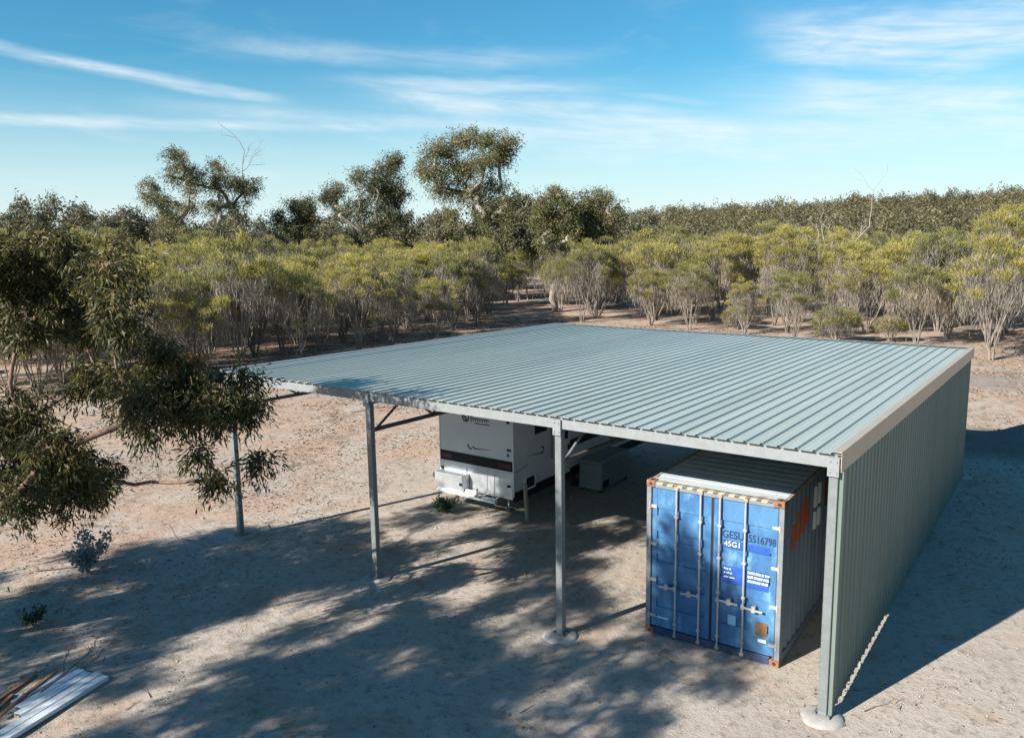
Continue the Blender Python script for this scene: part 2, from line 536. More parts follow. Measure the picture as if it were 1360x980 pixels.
def ground_mat():
    mt, t, b = newmat('bare pale soil')
    geo = t.n('ShaderNodeNewGeometry')
    P = geo.outputs['Position']
    sp = t.n('ShaderNodeSeparateXYZ'); t.link(P, sp.inputs[0])
    big = t.noise(P, 0.11, 5, .6)
    mid = t.noise(P, 0.55, 7, .62, .3)
    fine = t.noise(P, 5.0, 8, .68)
    grit = t.noise(P, 34.0, 5, .7)
    pale = (.405, .352, .302)
    pink = (.39, .272, .20)
    grey = (.31, .268, .228)
    # redder leaf-littered soil to the left of and behind the shed, pale traffic-worn dirt in front
    left = t.math('ADD', t.step(sp.outputs[0], -9.0, -20.0), t.step(sp.outputs[1], 16.0, 30.0), clamp=True)
    c = t.mix(t.step(t.math('ADD', mid, t.math('MULTIPLY', left, .18)), .50, .72), pale, pink)
    c = t.mix(t.math('MULTIPLY', t.step(big, .45, .7), .6), c, grey)
    c = t.mix(t.math('MULTIPLY', t.step(fine, .50, .70), .75), c, (.20, .16, .125))
    c = t.mix(t.math('MULTIPLY', t.step(fine, .47, .30), .65), c, (.42, .375, .315))
    lit = t.noise(P, 1.6, 8, .72, .8)
    c = t.mix(t.math('MULTIPLY', t.step(lit, .55, .70), t.math('ADD', t.math('MULTIPLY', left, .65), .16)), c, (.11, .08, .06))
    c = t.mix(t.math('MULTIPLY', t.step(grit, .55, .68), .6), c, (.15, .125, .10))
    # brown trampled litter in torn patches, and wheel marks curving in towards the bays
    pat = t.noise(P, .9, 9, .75, 1.2)
    c = t.mix(t.math('MULTIPLY', t.step(pat, .52, .66), t.math('ADD', t.math('MULTIPLY', left, .45), .36)), c, (.185, .13, .092))
    wv = t.math('ADD', t.math('MULTIPLY', sp.outputs[0], .93), t.math('ADD', t.math('MULTIPLY', sp.outputs[1], .30), t.math('MULTIPLY', big, 3.0)))
    trk = t.math('PINGPONG', wv, .95)
    trk = t.math('MULTIPLY', t.step(trk, .16, .05), t.step(mid, .40, .62))
    c = t.mix(t.math('MULTIPLY', trk, .35), c, (.45, .40, .345))
    # scorched patch and pushed-up soil behind the wall, dark partly from painted-in shed shadow
    far = t.math('MULTIPLY', t.step(sp.outputs[1], 16.5, 18.2), t.step(sp.outputs[1], 22.0, 21.0))
    far = t.math('MULTIPLY', far, t.step(sp.outputs[0], -2.0, -.5))
    c = t.mix(t.math('MULTIPLY', far, .7), c, (.12, .095, .08))
    px = t.math('DIVIDE', t.math('SUBTRACT', sp.outputs[0], -1.5), 5.0)
    py = t.math('DIVIDE', t.math('SUBTRACT', sp.outputs[1], 32.0), 2.5)
    rr = t.math('ADD', t.math('ADD', t.math('MULTIPLY', px, px), t.math('MULTIPLY', py, py)), t.math('MULTIPLY', mid, 1.2))
    c = t.mix(t.math('MULTIPLY', t.step(rr, 1.7, .7), .5), c, (.17, .155, .145))
    # far country goes to dry scrubby ground
    ln = t.n('ShaderNodeVectorMath', operation='LENGTH'); t.link(P, ln.inputs[0])
    c = t.mix(t.math('MULTIPLY', t.step(ln.outputs['Value'], 110, 190), .9), c, (.085, .075, .042))
    t.link(c, b.inputs['Base Color'])
    b.inputs['Roughness'].default_value = .95
    b.inputs['Specular IOR Level'].default_value = .2
    bn = t.n('ShaderNodeBump'); bn.inputs['Strength'].default_value = .8; bn.inputs['Distance'].default_value = .06
    hgt = t.math('ADD', t.math('ADD', t.math('MULTIPLY', fine, .7), t.math('MULTIPLY', grit, .22)), t.math('MULTIPLY', pat, .5))
    t.link(hgt, bn.inputs['Height']); t.link(bn.outputs[0], b.inputs['Normal'])
    return mt


# ------------------------------------------------------------------ the ground
def build_ground():
    N = 440
    t = np.linspace(-1, 1, N)
    b = 7.2
    g = 2200 * np.sinh(b * t) / math.sinh(b)
    X, Y = np.meshgrid(g - 6.0, g + 1.0)
    Z = gh(X, Y)
    V = np.stack([X.ravel(), Y.ravel(), Z.ravel()], 1)
    i = np.arange(N - 1)
    a = (i[:, None] * N + i[None, :]).ravel()
    F = np.stack([a, a + 1, a + N + 1, a + N], 1)
    o = link('ground', mesh_np('ground', V, F, ground_mat(), smooth=True))
    tag(o, 'bare pale sandy soil with pinkish litter around the shed', 'ground', kind='structure')


build_ground()

# ------------------------------------------------------------------ the shed
BAY, DEP, HF, HB = 4.628, 14.63, 4.12, 3.75
PX = [0, -BAY, -2 * BAY, -3 * BAY]


def roofz(y):
    return HF + (HB - HF) * y / DEP


def build_shed():
    sh = empty('shed', (0, 0, 0))
    tag(sh, 'open-sided steel shed with pale green ribbed skillion roof and one clad wall', 'shed')
    PY = [0.0, DEP]
    # posts: galvanised square hollow columns on concrete footings
    foot_me = []
    for s in range(4):
        rn = random.Random(40 + s)
        k = 22
        vs = [(0, 0, .075)]
        rr = [rn.uniform(.28, .38) for _ in range(k)]
        rr = [(rr[i - 1] + rr[i] + rr[(i + 1) % k]) / 3 for i in range(k)]
        for ring, (q, z) in enumerate(((.55, .072), (.85, .055), (1.0, .01), (1.05, -.15))):
            for i in range(k):
                a = 2 * math.pi * i / k
                vs.append((rr[i] * q * math.cos(a), rr[i] * q * math.sin(a), z + rn.uniform(-.006, .006)))
        fs = [(0, 1 + i, 1 + (i + 1) % k) for i in range(k)]
        for ring in range(3):
            for i in range(k):
                fs.append((1 + ring * k + i, 1 + (ring + 1) * k + i, 1 + (ring + 1) * k + (i + 1) % k, 1 + ring * k + (i + 1) % k))
        foot_me.append(MB().add(vs, fs).mesh('footing', M['concrete'], True))
    n = 0
    hw = .065
    for j, y in enumerate(PY):
        top = roofz(y) - .06
        # C shaped column open to the side, with lips
        for i, x in enumerate(PX):
            pm = MB()
            pm.box(x - hw, x + hw, y - hw, y + hw, -.05, top, .008)
            po = pm.build('post', M['galv'], sh)
            pl = MB(); pl.box(x - .12, x + .12, y - .12, y + .12, .07, .088)
            for (ax, ay) in ((-.095, -.095), (.095, -.095), (.095, .095), (-.095, .095)):
                pl.box(x + ax - .012, x + ax + .012, y + ay - .012, y + ay + .012, .088, .115)
            pl.build('base_plate', M['galv'], po)
            fo = link('footing', foot_me[n % 4], sh, (x, y, g1(x, y) - .012), (0, 0, n * 1.3))
            n += 1
    # two more columns inside the clad wall
    for y in (DEP / 3, 2 * DEP / 3):
        pm = MB(); pm.box(-hw, hw, y - hw, y + hw, -.05, roofz(y) - .06, .008)
        pm.build('post', M['galv'], sh)
        n += 1
    # trusses front to back on every post line
    for i, x in enumerate(PX):
        tr = MB()
        zt = lambda y: roofz(y) - .26
        zb = lambda y: roofz(y) - .86
        tr.bar((x, .065, zt(0.065)), (x, DEP - .065, zt(DEP)), .09, .09)
        to = tr.build('truss', M['steel_dark'], sh)
        bt = MB(); bt.bar((x, .066, zb(0.065)), (x, DEP - .066, zb(DEP)), .075, .075)
        bt.build('bottom_chord', M['steel_dark'], to)
        npan = 16
        ys = np.linspace(.2, DEP - .2, npan + 1)
        wm = None
        for q in range(npan):
            a, b = ys[q], ys[q + 1]
            p0 = (x, a, zb(a) + .03) if q % 2 == 0 else (x, a, zt(a) - .03)
            p1 = (x, b, zt(b) - .03) if q % 2 == 0 else (x, b, zb(b) + .03)
            web = MB(); web.bar(p0, p1, .04, .04)
            web.build('web_brace', M['galv'] if i == 1 and q < 1 else M['steel_dark'], to)  # one front brace in paler steel, sunlight put into its colour
        cl = MB(); cl.box(x - .08, x + .08, -.108, -.070, roofz(0) - .34, roofz(0) - .06)
        for a in (-.045, .045):
            for zz in (-.28, -.12):
                cl.tube([(x + a, -.109, roofz(0) + zz), (x + a, -.122, roofz(0) + zz)], .014, 6)
        cl.build('cleat', M['galv_bright'], to)
    # purlins along the roof
    x0, x1 = PX[3] - .12, .10
    for y in np.linspace(1.1, DEP - .9, 11):
        z = roofz(y)
        pf = [(y - .03, z - .205), (y + .03, z - .205), (y + .03, z - .19), (y - .018, z - .19), (y - .018, z - .028), (y + .03, z - .028), (y + .03, z - .013), (y - .03, z - .013)]
        MB().prism(pf, 0, x0 + .02, x1 - .12).build('purlin', M['galv'], sh)
    # front and back eave purlins
    for y, nm, sg in ((-.069, 'fascia', -1), (DEP + .069, 'fascia', 1)):
        z = roofz(y)
        pf = [(y, z - .225), (y - sg * .075, z - .225), (y - sg * .075, z - .205), (y - sg * .012, z - .205), (y - sg * .012, z - .035), (y - sg * .075, z - .035), (y - sg * .075, z - .015), (y, z - .015)]
        MB().prism(pf, 0, x0, x1).build(nm, M['galv_bright'], sh)
    # roof sheets: pans with three trapezoid ribs each
    cover = .762
    nsh = 19
    xs1 = x1 + .02
    rise = (HB - HF) / DEP

    def profile():
        pr = [(0.0, 0.0)]
        for r in range(3):
            c = .127 + r * .254
            pr += [(c - .026, 0), (c - .013, .028), (c + .013, .028), (c + .026, 0)]
            if r < 2:
                pr += [(c + .075, .0), (c + .085, .004), (c + .095, .0), (c + .16, 0), (c + .17, .004), (c + .18, 0)]
        pr.append((.762, 0))
        return pr
    L0, L1 = -.16, DEP + .17
    pr = profile()
    smb = MB()
    vs = []
    for y in (L0, L1):
        for (u, h) in pr: vs.append((-u, y, roofz(y) + h))
    for y in (L0, L1):
        for (u, h) in pr: vs.append((-u, y, roofz(y) + h - .0025))
    k = len(pr)
    fs = [(i, i + 1, k + i + 1, k + i) for i in range(k - 1)]
    fs += [(2 * k + i, 3 * k + i, 3 * k + i + 1, 2 * k + i + 1) for i in range(k - 1)]
    fs += [(i, 2 * k + i, 2 * k + i + 1, i + 1) for i in range(k - 1)]
    fs += [(k + i, k + i + 1, 3 * k + i + 1, 3 * k + i) for i in range(k - 1)]
    sheet_me = smb.add(vs, fs).mesh('roof_sheet', M['roof'])
    for s in range(nsh):
        x = xs1 - s * cover
        if s == nsh - 1:
            # last sheet trimmed at the gable line
            x = x0 - .02 + cover
        link('roof_sheet', sheet_me, sh, (x, 0, (.003 if s == nsh - 1 else 0)))
    # capping over the wall edge and over the open gable
    for sg, xe, nm in ((1, xs1 + .006, 'barge_capping'), (-1, x0 - .026, 'barge_capping')):
        vs = []
        for y in (L0 - .01, L1 + .01):
            z = roofz(y)
            for (u, h) in ((-.13 * sg, .040), (0, .044), (.004 * sg, -.25), (-.006 * sg, -.25), (-.004 * sg, .030), (-.13 * sg, .034)):
                vs.append((xe + u, y, z + h))
        fs = [(i, (i + 1) % 6, 6 + (i + 1) % 6, 6 + i) for i in range(6)] + [(0, 1, 2, 3, 4, 5), (11, 10, 9, 8, 7, 6)]
        MB().add(vs, fs).build(nm, M['barge'] if sg > 0 else M['galv_bright'], sh)
    # back edge flashing
    vs = []
    for x in (x0 - .02, xs1 - .004):
        for (y, h) in ((L1 - .16, .042), (L1 + .012, .042), (L1 + .016, -.12), (L1 + .012, -.12), (L1 + .008, .037), (L1 - .16, .037)):
            vs.append((x, y, roofz(y) + h))
    fs = [(i, (i + 1) % 6, 6 + (i + 1) % 6, 6 + i) for i in range(6)] + [(0, 1, 2, 3, 4, 5), (11, 10, 9, 8, 7, 6)]
    MB().add(vs, fs).build('eave_flashing', M['galv_bright'], sh)
    # clad wall: girts and upright ribbed sheets
    for z in (.35, 1.35, 2.4, 3.3):
        MB().box(.068, .088, .07, DEP - .07, z - .06, z + .06).build('girt', M['galv'], sh)
    wpr = [(u, h * .8) for (u, h) in pr]
    base = .065
    for s in range(19):
        y = .02 + s * cover
        y2 = min(y + cover, DEP + .02)
        vs = []; kk = []
        for (u, h) in wpr:
            if y + u <= y2 + 1e-6: kk.append((u, h))
        if y + kk[-1][0] < y2 - 1e-4: kk.append((y2 - y, 0))
        if len(kk) < 2: continue
        for off in (0, -.0025):
            for e in (0, 1):
                for (u, h) in kk:
                    vs.append((.090 + h + off, y + u, base + g1(.1, y) * .0 if e == 0 else roofz(y + u) - .03))
        k = len(kk)
        fs = [(i, k + i, k + i + 1, i + 1) for i in range(k - 1)]
        fs += [(2 * k + i, 2 * k + i + 1, 3 * k + i + 1, 3 * k + i) for i in range(k - 1)]
        fs += [(i, i + 1, 2 * k + i + 1, 2 * k + i) for i in range(k - 1)]
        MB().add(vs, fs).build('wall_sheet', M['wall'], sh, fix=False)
    # corner flashing on the front edge of the wall
    fl = MB()
    fl.box(.066, .130, -.022, -.018, .06, HF - .27)
    fl.box(.1265, .1300, -.018, .06, .06, HF - .27)
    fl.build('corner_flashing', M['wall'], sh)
    return sh


build_shed()


# ------------------------------------------------------------------ lettering
def text_mesh(txt, size, mat, depth=.0015, bold=0.0):
    cu = bpy.data.curves.new('lettering', 'FONT')
    cu.body = txt; cu.size = size; cu.extrude = depth; cu.offset = bold
    cu.resolution_u = 3
    o = bpy.data.objects.new('tmp', cu); COL.objects.link(o)
    bpy.context.view_layer.update()
    dg = bpy.context.evaluated_depsgraph_get()
    me = bpy.data.meshes.new_from_object(o.evaluated_get(dg))
    bpy.data.objects.remove(o); bpy.data.curves.remove(cu)
    me.name = 'lettering'
    me.materials.clear(); me.materials.append(mat)
    return me


def text_on(txt, size, mat, parent, x, y, z, width=None, name='lettering', bold=0.0, rot=(math.pi / 2, 0, 0)):
    me = text_mesh(txt, size, mat, bold=bold)
    o = link(name, me, parent, (x, y, z), rot)
    if width:
        xs = [v.co.x for v in me.vertices]
        o.scale.x = width / (max(xs) - min(xs))
    return o


# ------------------------------------------------------------------ shipping container
def build_container():
    yaw = .0201
    u = (math.cos(yaw), math.sin(yaw))
    cx, cy = -.99 - 1.219 * u[0], 1.03 - 1.219 * u[1]
    ct = empty('shipping_container', (cx, cy, 0.0), yaw)
    tag(ct, 'blue steel shipping container with rusty corners parked under the shed roof', 'container')
    Wd, Ln, Ht = 1.219, 12.19, 2.896
    # corner castings with their slots
    for sx in (-1, 1):
        for y in (0, Ln):
            for z in (0, Ht):
                b = MB()
                xa, xb = (sx * Wd - sx * .165, sx * Wd)
                ya, yb = (y, y + .175) if y == 0 else (y - .175, y)
                za, zb = (0, .118) if z == 0 else (Ht - .118, Ht)
                b.box(min(xa, xb), max(xa, xb), ya, yb, za, zb, .008)
                co = b.build('corner_casting', M['rust'], ct)
                zc = (za + zb) / 2; xc = (xa + xb) / 2
                h = MB()
                ring = [(xc + .034 * math.cos(a) , zc + .028 * math.sin(a)) for a in np.linspace(0, 2 * math.pi, 13)[:-1]]
                yy = (-.0025, .004) if y == 0 else (Ln - .004, Ln + .0025)
                h.prism([(p[0], p[1]) for p in ring], 1, yy[0], yy[1])
                if z > 0:
                    ring2 = [(xc + .03 * math.cos(a), (ya + yb) / 2 + .05 * math.sin(a)) for a in np.linspace(0, 2 * math.pi, 13)[:-1]]
                    h.prism(ring2, 2, Ht - .004, Ht + .0025)
                h.build('slot', M['gasket'], co)
    for sx in (-1, 1):
        xo = sx * Wd
        # front and back corner posts
        for y0, y1 in ((.012, .15), (Ln - .15, Ln - .012)):
            b = MB(); b.box(min(xo, xo - sx * .09) + .003 * (sx < 0), max(xo, xo - sx * .09) - .003 * (sx > 0), y0, y1, .118, Ht - .118, .006)
            b.build('corner_post', M['post_paint'] if y0 < 1 else M['blue_grey'], ct)
        # rails
        b = MB(); b.box(min(xo - sx * .004, xo - sx * .06), max(xo - sx * .004, xo - sx * .06), .176, Ln - .176, Ht - .085, Ht - .022)
        b.build('top_rail', M['rustrail'], ct)
        b = MB(); b.box(min(xo - sx * .004, xo - sx * .06), max(xo - sx * .004, xo - sx * .06), .176, Ln - .176, .03, .175)
        b.build('bottom_rail', M['blue_grey'], ct)
        # corrugated side
        pr = []
        y = .16
        while y < Ln - .44:
            pr += [(y, 0), (y + .072, 0), (y + .14, .036), (y + .21, .036)]
            y += .278
        pr += [(Ln - .16, 0)]
        vs = []
        for z in (.17, Ht - .08):
            for (yy, d) in pr: vs.append((xo - sx * (.012 + d), yy, z))
        k = len(pr)
        sw = MB().add(vs, [(i, i + 1, k + i + 1, k + i) for i in range(k - 1)]).build('side_wall', M['blue_grey'], ct)
        if sx > 0:
            # painted marks on the flat bands of the side near the doors
            def depth(yy):
                k_ = (yy - .16) % .278
                return float(np.interp(k_, [0, .072, .14, .21, .278], [0, 0, .036, .036, 0]))

            def mark(ya, yb, lo, hi, mat):
                ys = sorted(set([ya, yb] + [.16 + n_ * .278 + e for n_ in range(40) for e in (0, .072, .14, .21) if ya < .16 + n_ * .278 + e < yb]))
                vs = []
                for yy in ys:
                    t_ = (yy - ya) / (yb - ya)
                    for z_ in (lo(t_), hi(t_)): vs.append((xo - .0085 - depth(yy), yy, z_))
                q = MB().add(vs, [(2 * n_, 2 * n_ + 2, 2 * n_ + 3, 2 * n_ + 1) for n_ in range(len(ys) - 1)])
                q.build('painted_mark', mat, sw, fix=False)
            mark(.50, 1.05, lambda t_: 1.80 + .15 * t_, lambda t_: 2.20 + .28 * t_, M['red_paint'])
            mark(1.05, 1.72, lambda t_: 1.92 + .18 * t_, lambda t_: 2.50 + .08 * t_, M['red_paint'])
            mark(1.95, 2.52, lambda t_: 1.78, lambda t_: 2.12, M['white_ink'])
            mark(1.95, 2.52, lambda t_: 2.20, lambda t_: 2.60, M['white_ink'])
            mark(2.75, 3.25, lambda t_: 2.0, lambda t_: 2.74, M['brown_plate'])
            mark(4.5, 5.2, lambda t_: 1.9, lambda t_: 2.74, M['navy_ink'])
    # roof with shallow cross corrugations
    pr = []
    y = .20
    while y < Ln - .4:
        pr += [(y, 0), (y + .11, 0), (y + .14, -.009), (y + .24, -.009), (y + .27, 0)]
        y += .29
    pr.append((Ln - .18, 0))
    vs = []
    for x in (-Wd + .05, Wd - .05):
        for (yy, d) in pr: vs.append((x, yy, Ht - .026 + d))
    k = len(pr)
    MB().add(vs, [(i, k + i, k + i + 1, i + 1) for i in range(k - 1)]).build('roof_panel', M['roofc'], ct)
    b = MB(); b.box(-Wd + .167, Wd - .167, .05, .21, Ht - .05, Ht - .012); b.build('roof_lip', M['roofc'], ct)
    b = MB(); b.box(-Wd + .06, Wd - .06, .18, Ln - .1, .10, .16); b.build('floor', M['blue_grey'], ct)
    b = MB(); b.box(-Wd + .1, Wd - .1, Ln - .06, Ln - .02, .15, Ht - .1); b.build('end_wall', M['blue_grey'], ct)
    # header with black and yellow warning stripes
    b = MB(); b.box(-Wd + .166, Wd - .166, .010, .11, Ht - .125, Ht - .010, .005)
    hd = b.build('header', M['post_paint'], ct)
    n = 22
    for s in range(n):
        xa = -Wd + .19 + s * (2 * Wd - .40) / n
        d = (2 * Wd - .40) / n
        q = MB()
        q.add([(xa, .0075, Ht - .058), (xa + d, .0075, Ht - .058), (xa + d + .03, .0075, Ht - .022), (xa + .03, .0075, Ht - .022)], [(0, 1, 2, 3)])
        q.add([(xa + .03, .012, Ht - .0085), (xa + d + .03, .012, Ht - .0085), (xa + d + .05, .048, Ht - .0085), (xa + .05, .048, Ht - .0085)], [(0, 1, 2, 3)])
        q.build('warning_stripe', M['yellow'] if s % 2 == 0 else M['stripe_black'], hd)
    b = MB(); b.box(-Wd + .166, Wd - .166, .012, .12, .010, .15, .005); b.build('sill', M['sill'], ct)
    b = MB(); b.box(-Wd + .09, Wd - .09, .10, .115, .15, Ht - .125); b.build('door_seal', M['gasket'], ct)
    # two doors with pressed horizontal panels
    dz0, dz1 = .16, Ht - .135
    for sx in (-1, 1):
        xa, xb = (-Wd + .096, -.012) if sx < 0 else (.012, Wd - .096)
        d = MB()
        yf = .045
        # face profile in z: flat bands and shallow recesses
        H = dz1 - dz0
        pz = [(dz0, yf)]
        for c in (.17, .335, .50, .665, .83):
            zc = dz0 + c * H
            pz += [(zc - .075, yf), (zc - .060, yf + .028), (zc + .060, yf + .028), (zc + .075, yf)]
        pz.append((dz1, yf))
        ia, ib = xa + .10, xb - .10
        vs = []
        for x in (ia, ib):
            for (z, y) in pz: vs.append((x, y, z))
        k = len(pz)
        d.add(vs, [(i, i + 1, k + i + 1, k + i) for i in range(k - 1)])
        for (x0, x1) in ((xa, ia), (ib, xb)):
            d.box(x0, x1, yf - .004, yf + .05, dz0, dz1, .004)
        d.box(ia, ib, yf - .004, yf + .05, dz0, dz0 + .06)
        d.box(ia, ib, yf - .004, yf + .05, dz1 - .06, dz1)
        for side in (0, 1):    # close the ends of the pressings
            x = ia + .0005 if side == 0 else ib - .0005
            for c in (.17, .335, .50, .665, .83):
                zc = dz0 + c * H
                d.add([(x, yf, zc - .075), (x, yf + .028, zc - .06), (x, yf + .028, zc + .06), (x, yf, zc + .075)], [(0, 1, 2, 3)])
        dr = d.build('door', M['blue'], ct)
        # rubber edge
        q = MB()
        q.box(xa - .010, xa + .012, yf - .006, yf + .03, dz0, dz1); q.box(xb - .012, xb + .010, yf - .006, yf + .03, dz0, dz1)
        q.build('door_gasket', M['gasket'], dr)
        # lock rods with cams, guides and handles
        rods = (xa + .48, xa + .92) if sx < 0 else (xa + .13, xa + .57)
        for r_i, x in enumerate(rods):
            ro = MB(); ro.tube([(x, -.002, .05), (x, -.002, Ht - .07)], .0185, 10)
            rod = ro.build('lock_rod', M['rod'], dr, smooth=False)
            for z in (.30, 1.10, 1.72, 2.30):
                g = MB(); g.box(x - .032, x + .032, -.024, yf - .003, z - .022, z + .022, .005)
                g.build('rod_guide', M['rod'], rod)
            for z in (.075, Ht - .075):
                g = MB(); g.box(x - .038, x + .038, -.022, .009, z - .032, z + .032, .008)
                g.build('cam_lock', M['rustrail'], rod)
            g = MB()
            zh = .98 - .03 * r_i
            hx = -.34 if (r_i == 1) == (sx < 0) else .34
            hx = -.33 if r_i == 1 else (-.30 if sx < 0 else .36)
            if sx > 0: hx = .36 if r_i == 0 else .34
            g.bar((x, -.035, zh), (x + hx, -.035, zh - .02), .012, .034)
            g.box(x + hx * .55 - .035, x + hx * .55 + .035, -.045, yf - .004, zh - .06, zh + .05, .006)
            g.box(x - .03, x + .03, -.045, -.02, zh - .045, zh + .045, .006)
            g.build('handle', M['rod'], rod)
        # hinges
        for z in (.36, 1.04, 1.72, 2.42):
            xh = xa - .03 if sx < 0 else xb + .03
            g = MB()
            g.box(min(xh, xh - sx * .13), max(xh, xh - sx * .13), .020, yf - .0045, z - .03, z + .03, .004)
            g.tube([(xh, .018, z - .06), (xh, .018, z + .06)], .022, 8)
            g.build('hinge', M['rod'], dr)
        if sx > 0:
            y = yf - .0075
            ww = xb - xa

            def plate(x0, x1, z0, z1, mat, nm, yy=.0):
                q = MB(); q.box(x0, x1, yf - .0062 + yy, yf + .001, z0, z1); return q.build(nm, mat, dr)
            text_on('GESU', .185, M['navy_ink'], dr, xa + .165, y, 2.10, .365, bold=.002)
            text_on('5516798', .185, M['navy_ink'], dr, xa + .615, y, 2.10, .46, bold=.002)
            plate(xa + .18, xb - .13, 1.93, 2.055, M['blue_dark'], 'number_panel')
            text_on('45G1', .13, M['white_ink'], dr, xa + .20, yf - .009, 1.955, .27)
            plate(xa + .18, xb - .13, 1.28, 1.60, M['blue_dark'], 'weight_panel')
            # rows of worn, no longer legible white print
            rp = random.Random(8)
            for x0_, w_, h_, rows in ((xa + .21, .17, .030, 3), (xa + .625, .36, .044, 3)):
                for q_ in range(rows):
                    xx = x0_
                    pm = MB()
                    while xx < x0_ + w_ * (1 if w_ > .2 else .6 + .2 * q_):
                        lw = rp.uniform(.016, .034)
                        pm.box(xx, xx + lw, yf - .0078, yf - .0056, 1.535 - q_ * .075 + rp.uniform(0, .006), 1.535 - q_ * .075 + h_ - rp.uniform(0, .008))
                        xx += lw + rp.choice((.006, .006, .007, .022))
                    pm.build('worn_print', M['white_ink'], dr)['kind'] = 'stuff'
            plate(xa + .30, xa + .44, .54, .72, M['pale_blue'], 'sticker')
            plate(xb - .33, xb - .13, .48, .72, M['brown_plate'], 'plate')
            plate(xb - .28, xb - .14, .36, .42, M['white_ink'], 'sticker')
        else:
            q = MB(); q.box(xa + .12, xa + .34, yf - .0062, yf + .001, .33, .35); q.build('sticker', M['white_ink'], dr)
    return ct


build_container()


# ------------------------------------------------------------------ caravan
def build_caravan():
    cv = empty('caravan', (-10.12, 4.62, 0), rad(-.6))
    tag(cv, 'white box-shaped caravan with black band parked under the shed roof', 'caravan')
    Wd, Ln, z0, z1 = 1.21, 7.4, .56, 3.02
    b = MB(); b.box(-Wd, Wd, 0, Ln, z0, z1, .03)
    body = b.build('body', M['white'], cv)
    # aluminium angle trims on the visible corners
    for x in (-Wd, Wd):
        t = MB(); t.box(x - .018, x + .018, -.006, .03, z0 + .02, z1 - .02, .004); t.build('corner_trim', M['pvc'], body)
    # lower plate across the end, kicked out towards the bottom
    pl = MB()
    pl.prism([(-.035, .52), (-.004, 1.18), (-.0005, 1.18), (-.0005, .52)], 0, -Wd + .01, Wd - .01)
    pn = pl.build('lower_plate', M['checker'], cv)
    for x in (-.30, .38, .62):
        r = MB(); r.bar((x, -.046, .56), (x, -.014, 1.13), .018, .02, (0, 1, 0)); r.build('plate_rib', M['checker'], pn)
    bd = MB(); bd.box(-Wd + .01, Wd - .01, -.012, -.0005, 1.245, 1.51); bnd = bd.build('black_band', M['black'], cv)
    l = MB(); l.box(-Wd + .05, -Wd + .42, -.022, -.012, 1.32, 1.43, .003); l.build('tail_lamp', M['red_lens'], bnd)
    l = MB(); l.box(Wd - .46, Wd - .05, -.022, -.012, 1.31, 1.44, .003); l.build('tail_lamp', M['amber_lens'], bnd)
    for x, z in ((-Wd + .10, 2.62), (Wd - .13, 2.52)):
        l = MB(); l.box(x - .045, x + .045, -.03, -.0005, z - .03, z + .03, .006); l.build('marker_lamp', M['black'], cv)
    for x, z in ((-Wd + .08, 1.02), (Wd - .12, .86)):
        l = MB(); l.box(x - .045, x + .045, -.05, -.02, z - .03, z + .03, .006); l.build('marker_lamp', M['black'], pn)
    # printed emblem: ring, blurred script and curved flash
    def ribbon(pts, wd, y, nm, par, axis=1, mat=M['decal']):
        q = MB(); n_ = len(pts)
        vs = []
        for i, (a, z) in enumerate(pts):
            a0, z0_ = pts[max(i - 1, 0)]; a1, z1_ = pts[min(i + 1, n_ - 1)]
            dx, dz = a1 - a0, z1_ - z0_; L = math.hypot(dx, dz) or 1
            h = wd[i] / 2 if isinstance(wd, (list, tuple)) else wd / 2
            for s in (-1, 1):
                u_, v_ = a - s * dz / L * h, z + s * dx / L * h
                vs.append((u_, y, v_) if axis == 1 else (y, u_, v_))
        q.add(vs, [(2 * i, 2 * i + 1, 2 * i + 3, 2 * i + 2) for i in range(n_ - 1)])
        return q.build(nm, mat, par, fix=False)
    cxl, czl = -.30, 2.50
    ribbon([(cxl + .10 * math.cos(a), czl + .10 * math.sin(a)) for a in np.linspace(0, 2 * math.pi, 25)], .05, -.0025, 'emblem_ring', body)
    ribbon([(cxl - .07, czl + .06), (cxl + .05, czl - .08)], .06, -.0035, 'emblem_ring', body)
    ribbon([(cxl + .15 + .60 * t + .018 * math.sin(t * 52), czl - .03 + (.075 if t < .12 else .034) * math.cos(t * 52)) for t in np.linspace(0, 1, 110)], .028, -.0025, 'script_mark', body)
    ribbon([(cxl + .30 + .50 * t, czl - .125 + .004 * math.sin(t * 60)) for t in np.linspace(0, 1, 40)], .03, -.0025, 'script_mark', body)
    fl = [(-.10 - .14 * math.cos(a) , 1.74 - .07 * math.sin(a)) for a in np.linspace(-.6, 1.5, 12)]
    ribbon([(.0 + .62 * (1 - t) - .10, 1.69 + .03 * (1 - t) + .05 * (t > .9)) for t in np.linspace(0, 1, 20)], [.008 + .03 * t for t in np.linspace(0, 1, 20)], -.0025, 'flash_mark', body)
    ribbon(fl, .04, -.0035, 'flash_mark', body)
    for z, wd_ in ((1.80, .10), (1.66, .06)):
        q = MB(); q.box(Wd - .19, Wd - .19 + wd_ * 1.4, -.0028, -.0004, z - .035, z + .035); q.build('printed_mark', M['decal'], body)
    # side towards the open shed
    xs = Wd
    sk = MB(); sk.box(xs - .02, xs + .012, .05, Ln - .05, z0 - .13, z0 + .13); sk.build('side_skirt', M['black'], cv)
    for (ya, yb, za, zb) in ((1.0, 1.55, 2.02, 2.55), (3.2, 4.6, 1.75, 2.4), (5.5, 6.7, 1.75, 2.4)):
        q = MB(); q.box(xs - .02, xs + .018, ya, yb, za, zb, .004); wf = q.build('window', M['black'], cv)
        q = MB(); q.box(xs + .016, xs + .024, ya + .04, yb - .04, za + .04, zb - .04); q.build('pane', M['glass'], wf)
    q = MB(); q.box(xs - .02, xs + .03, .48, .98, .62, 1.0, .005); hf = q.build('hatch', M['pvc'], cv)
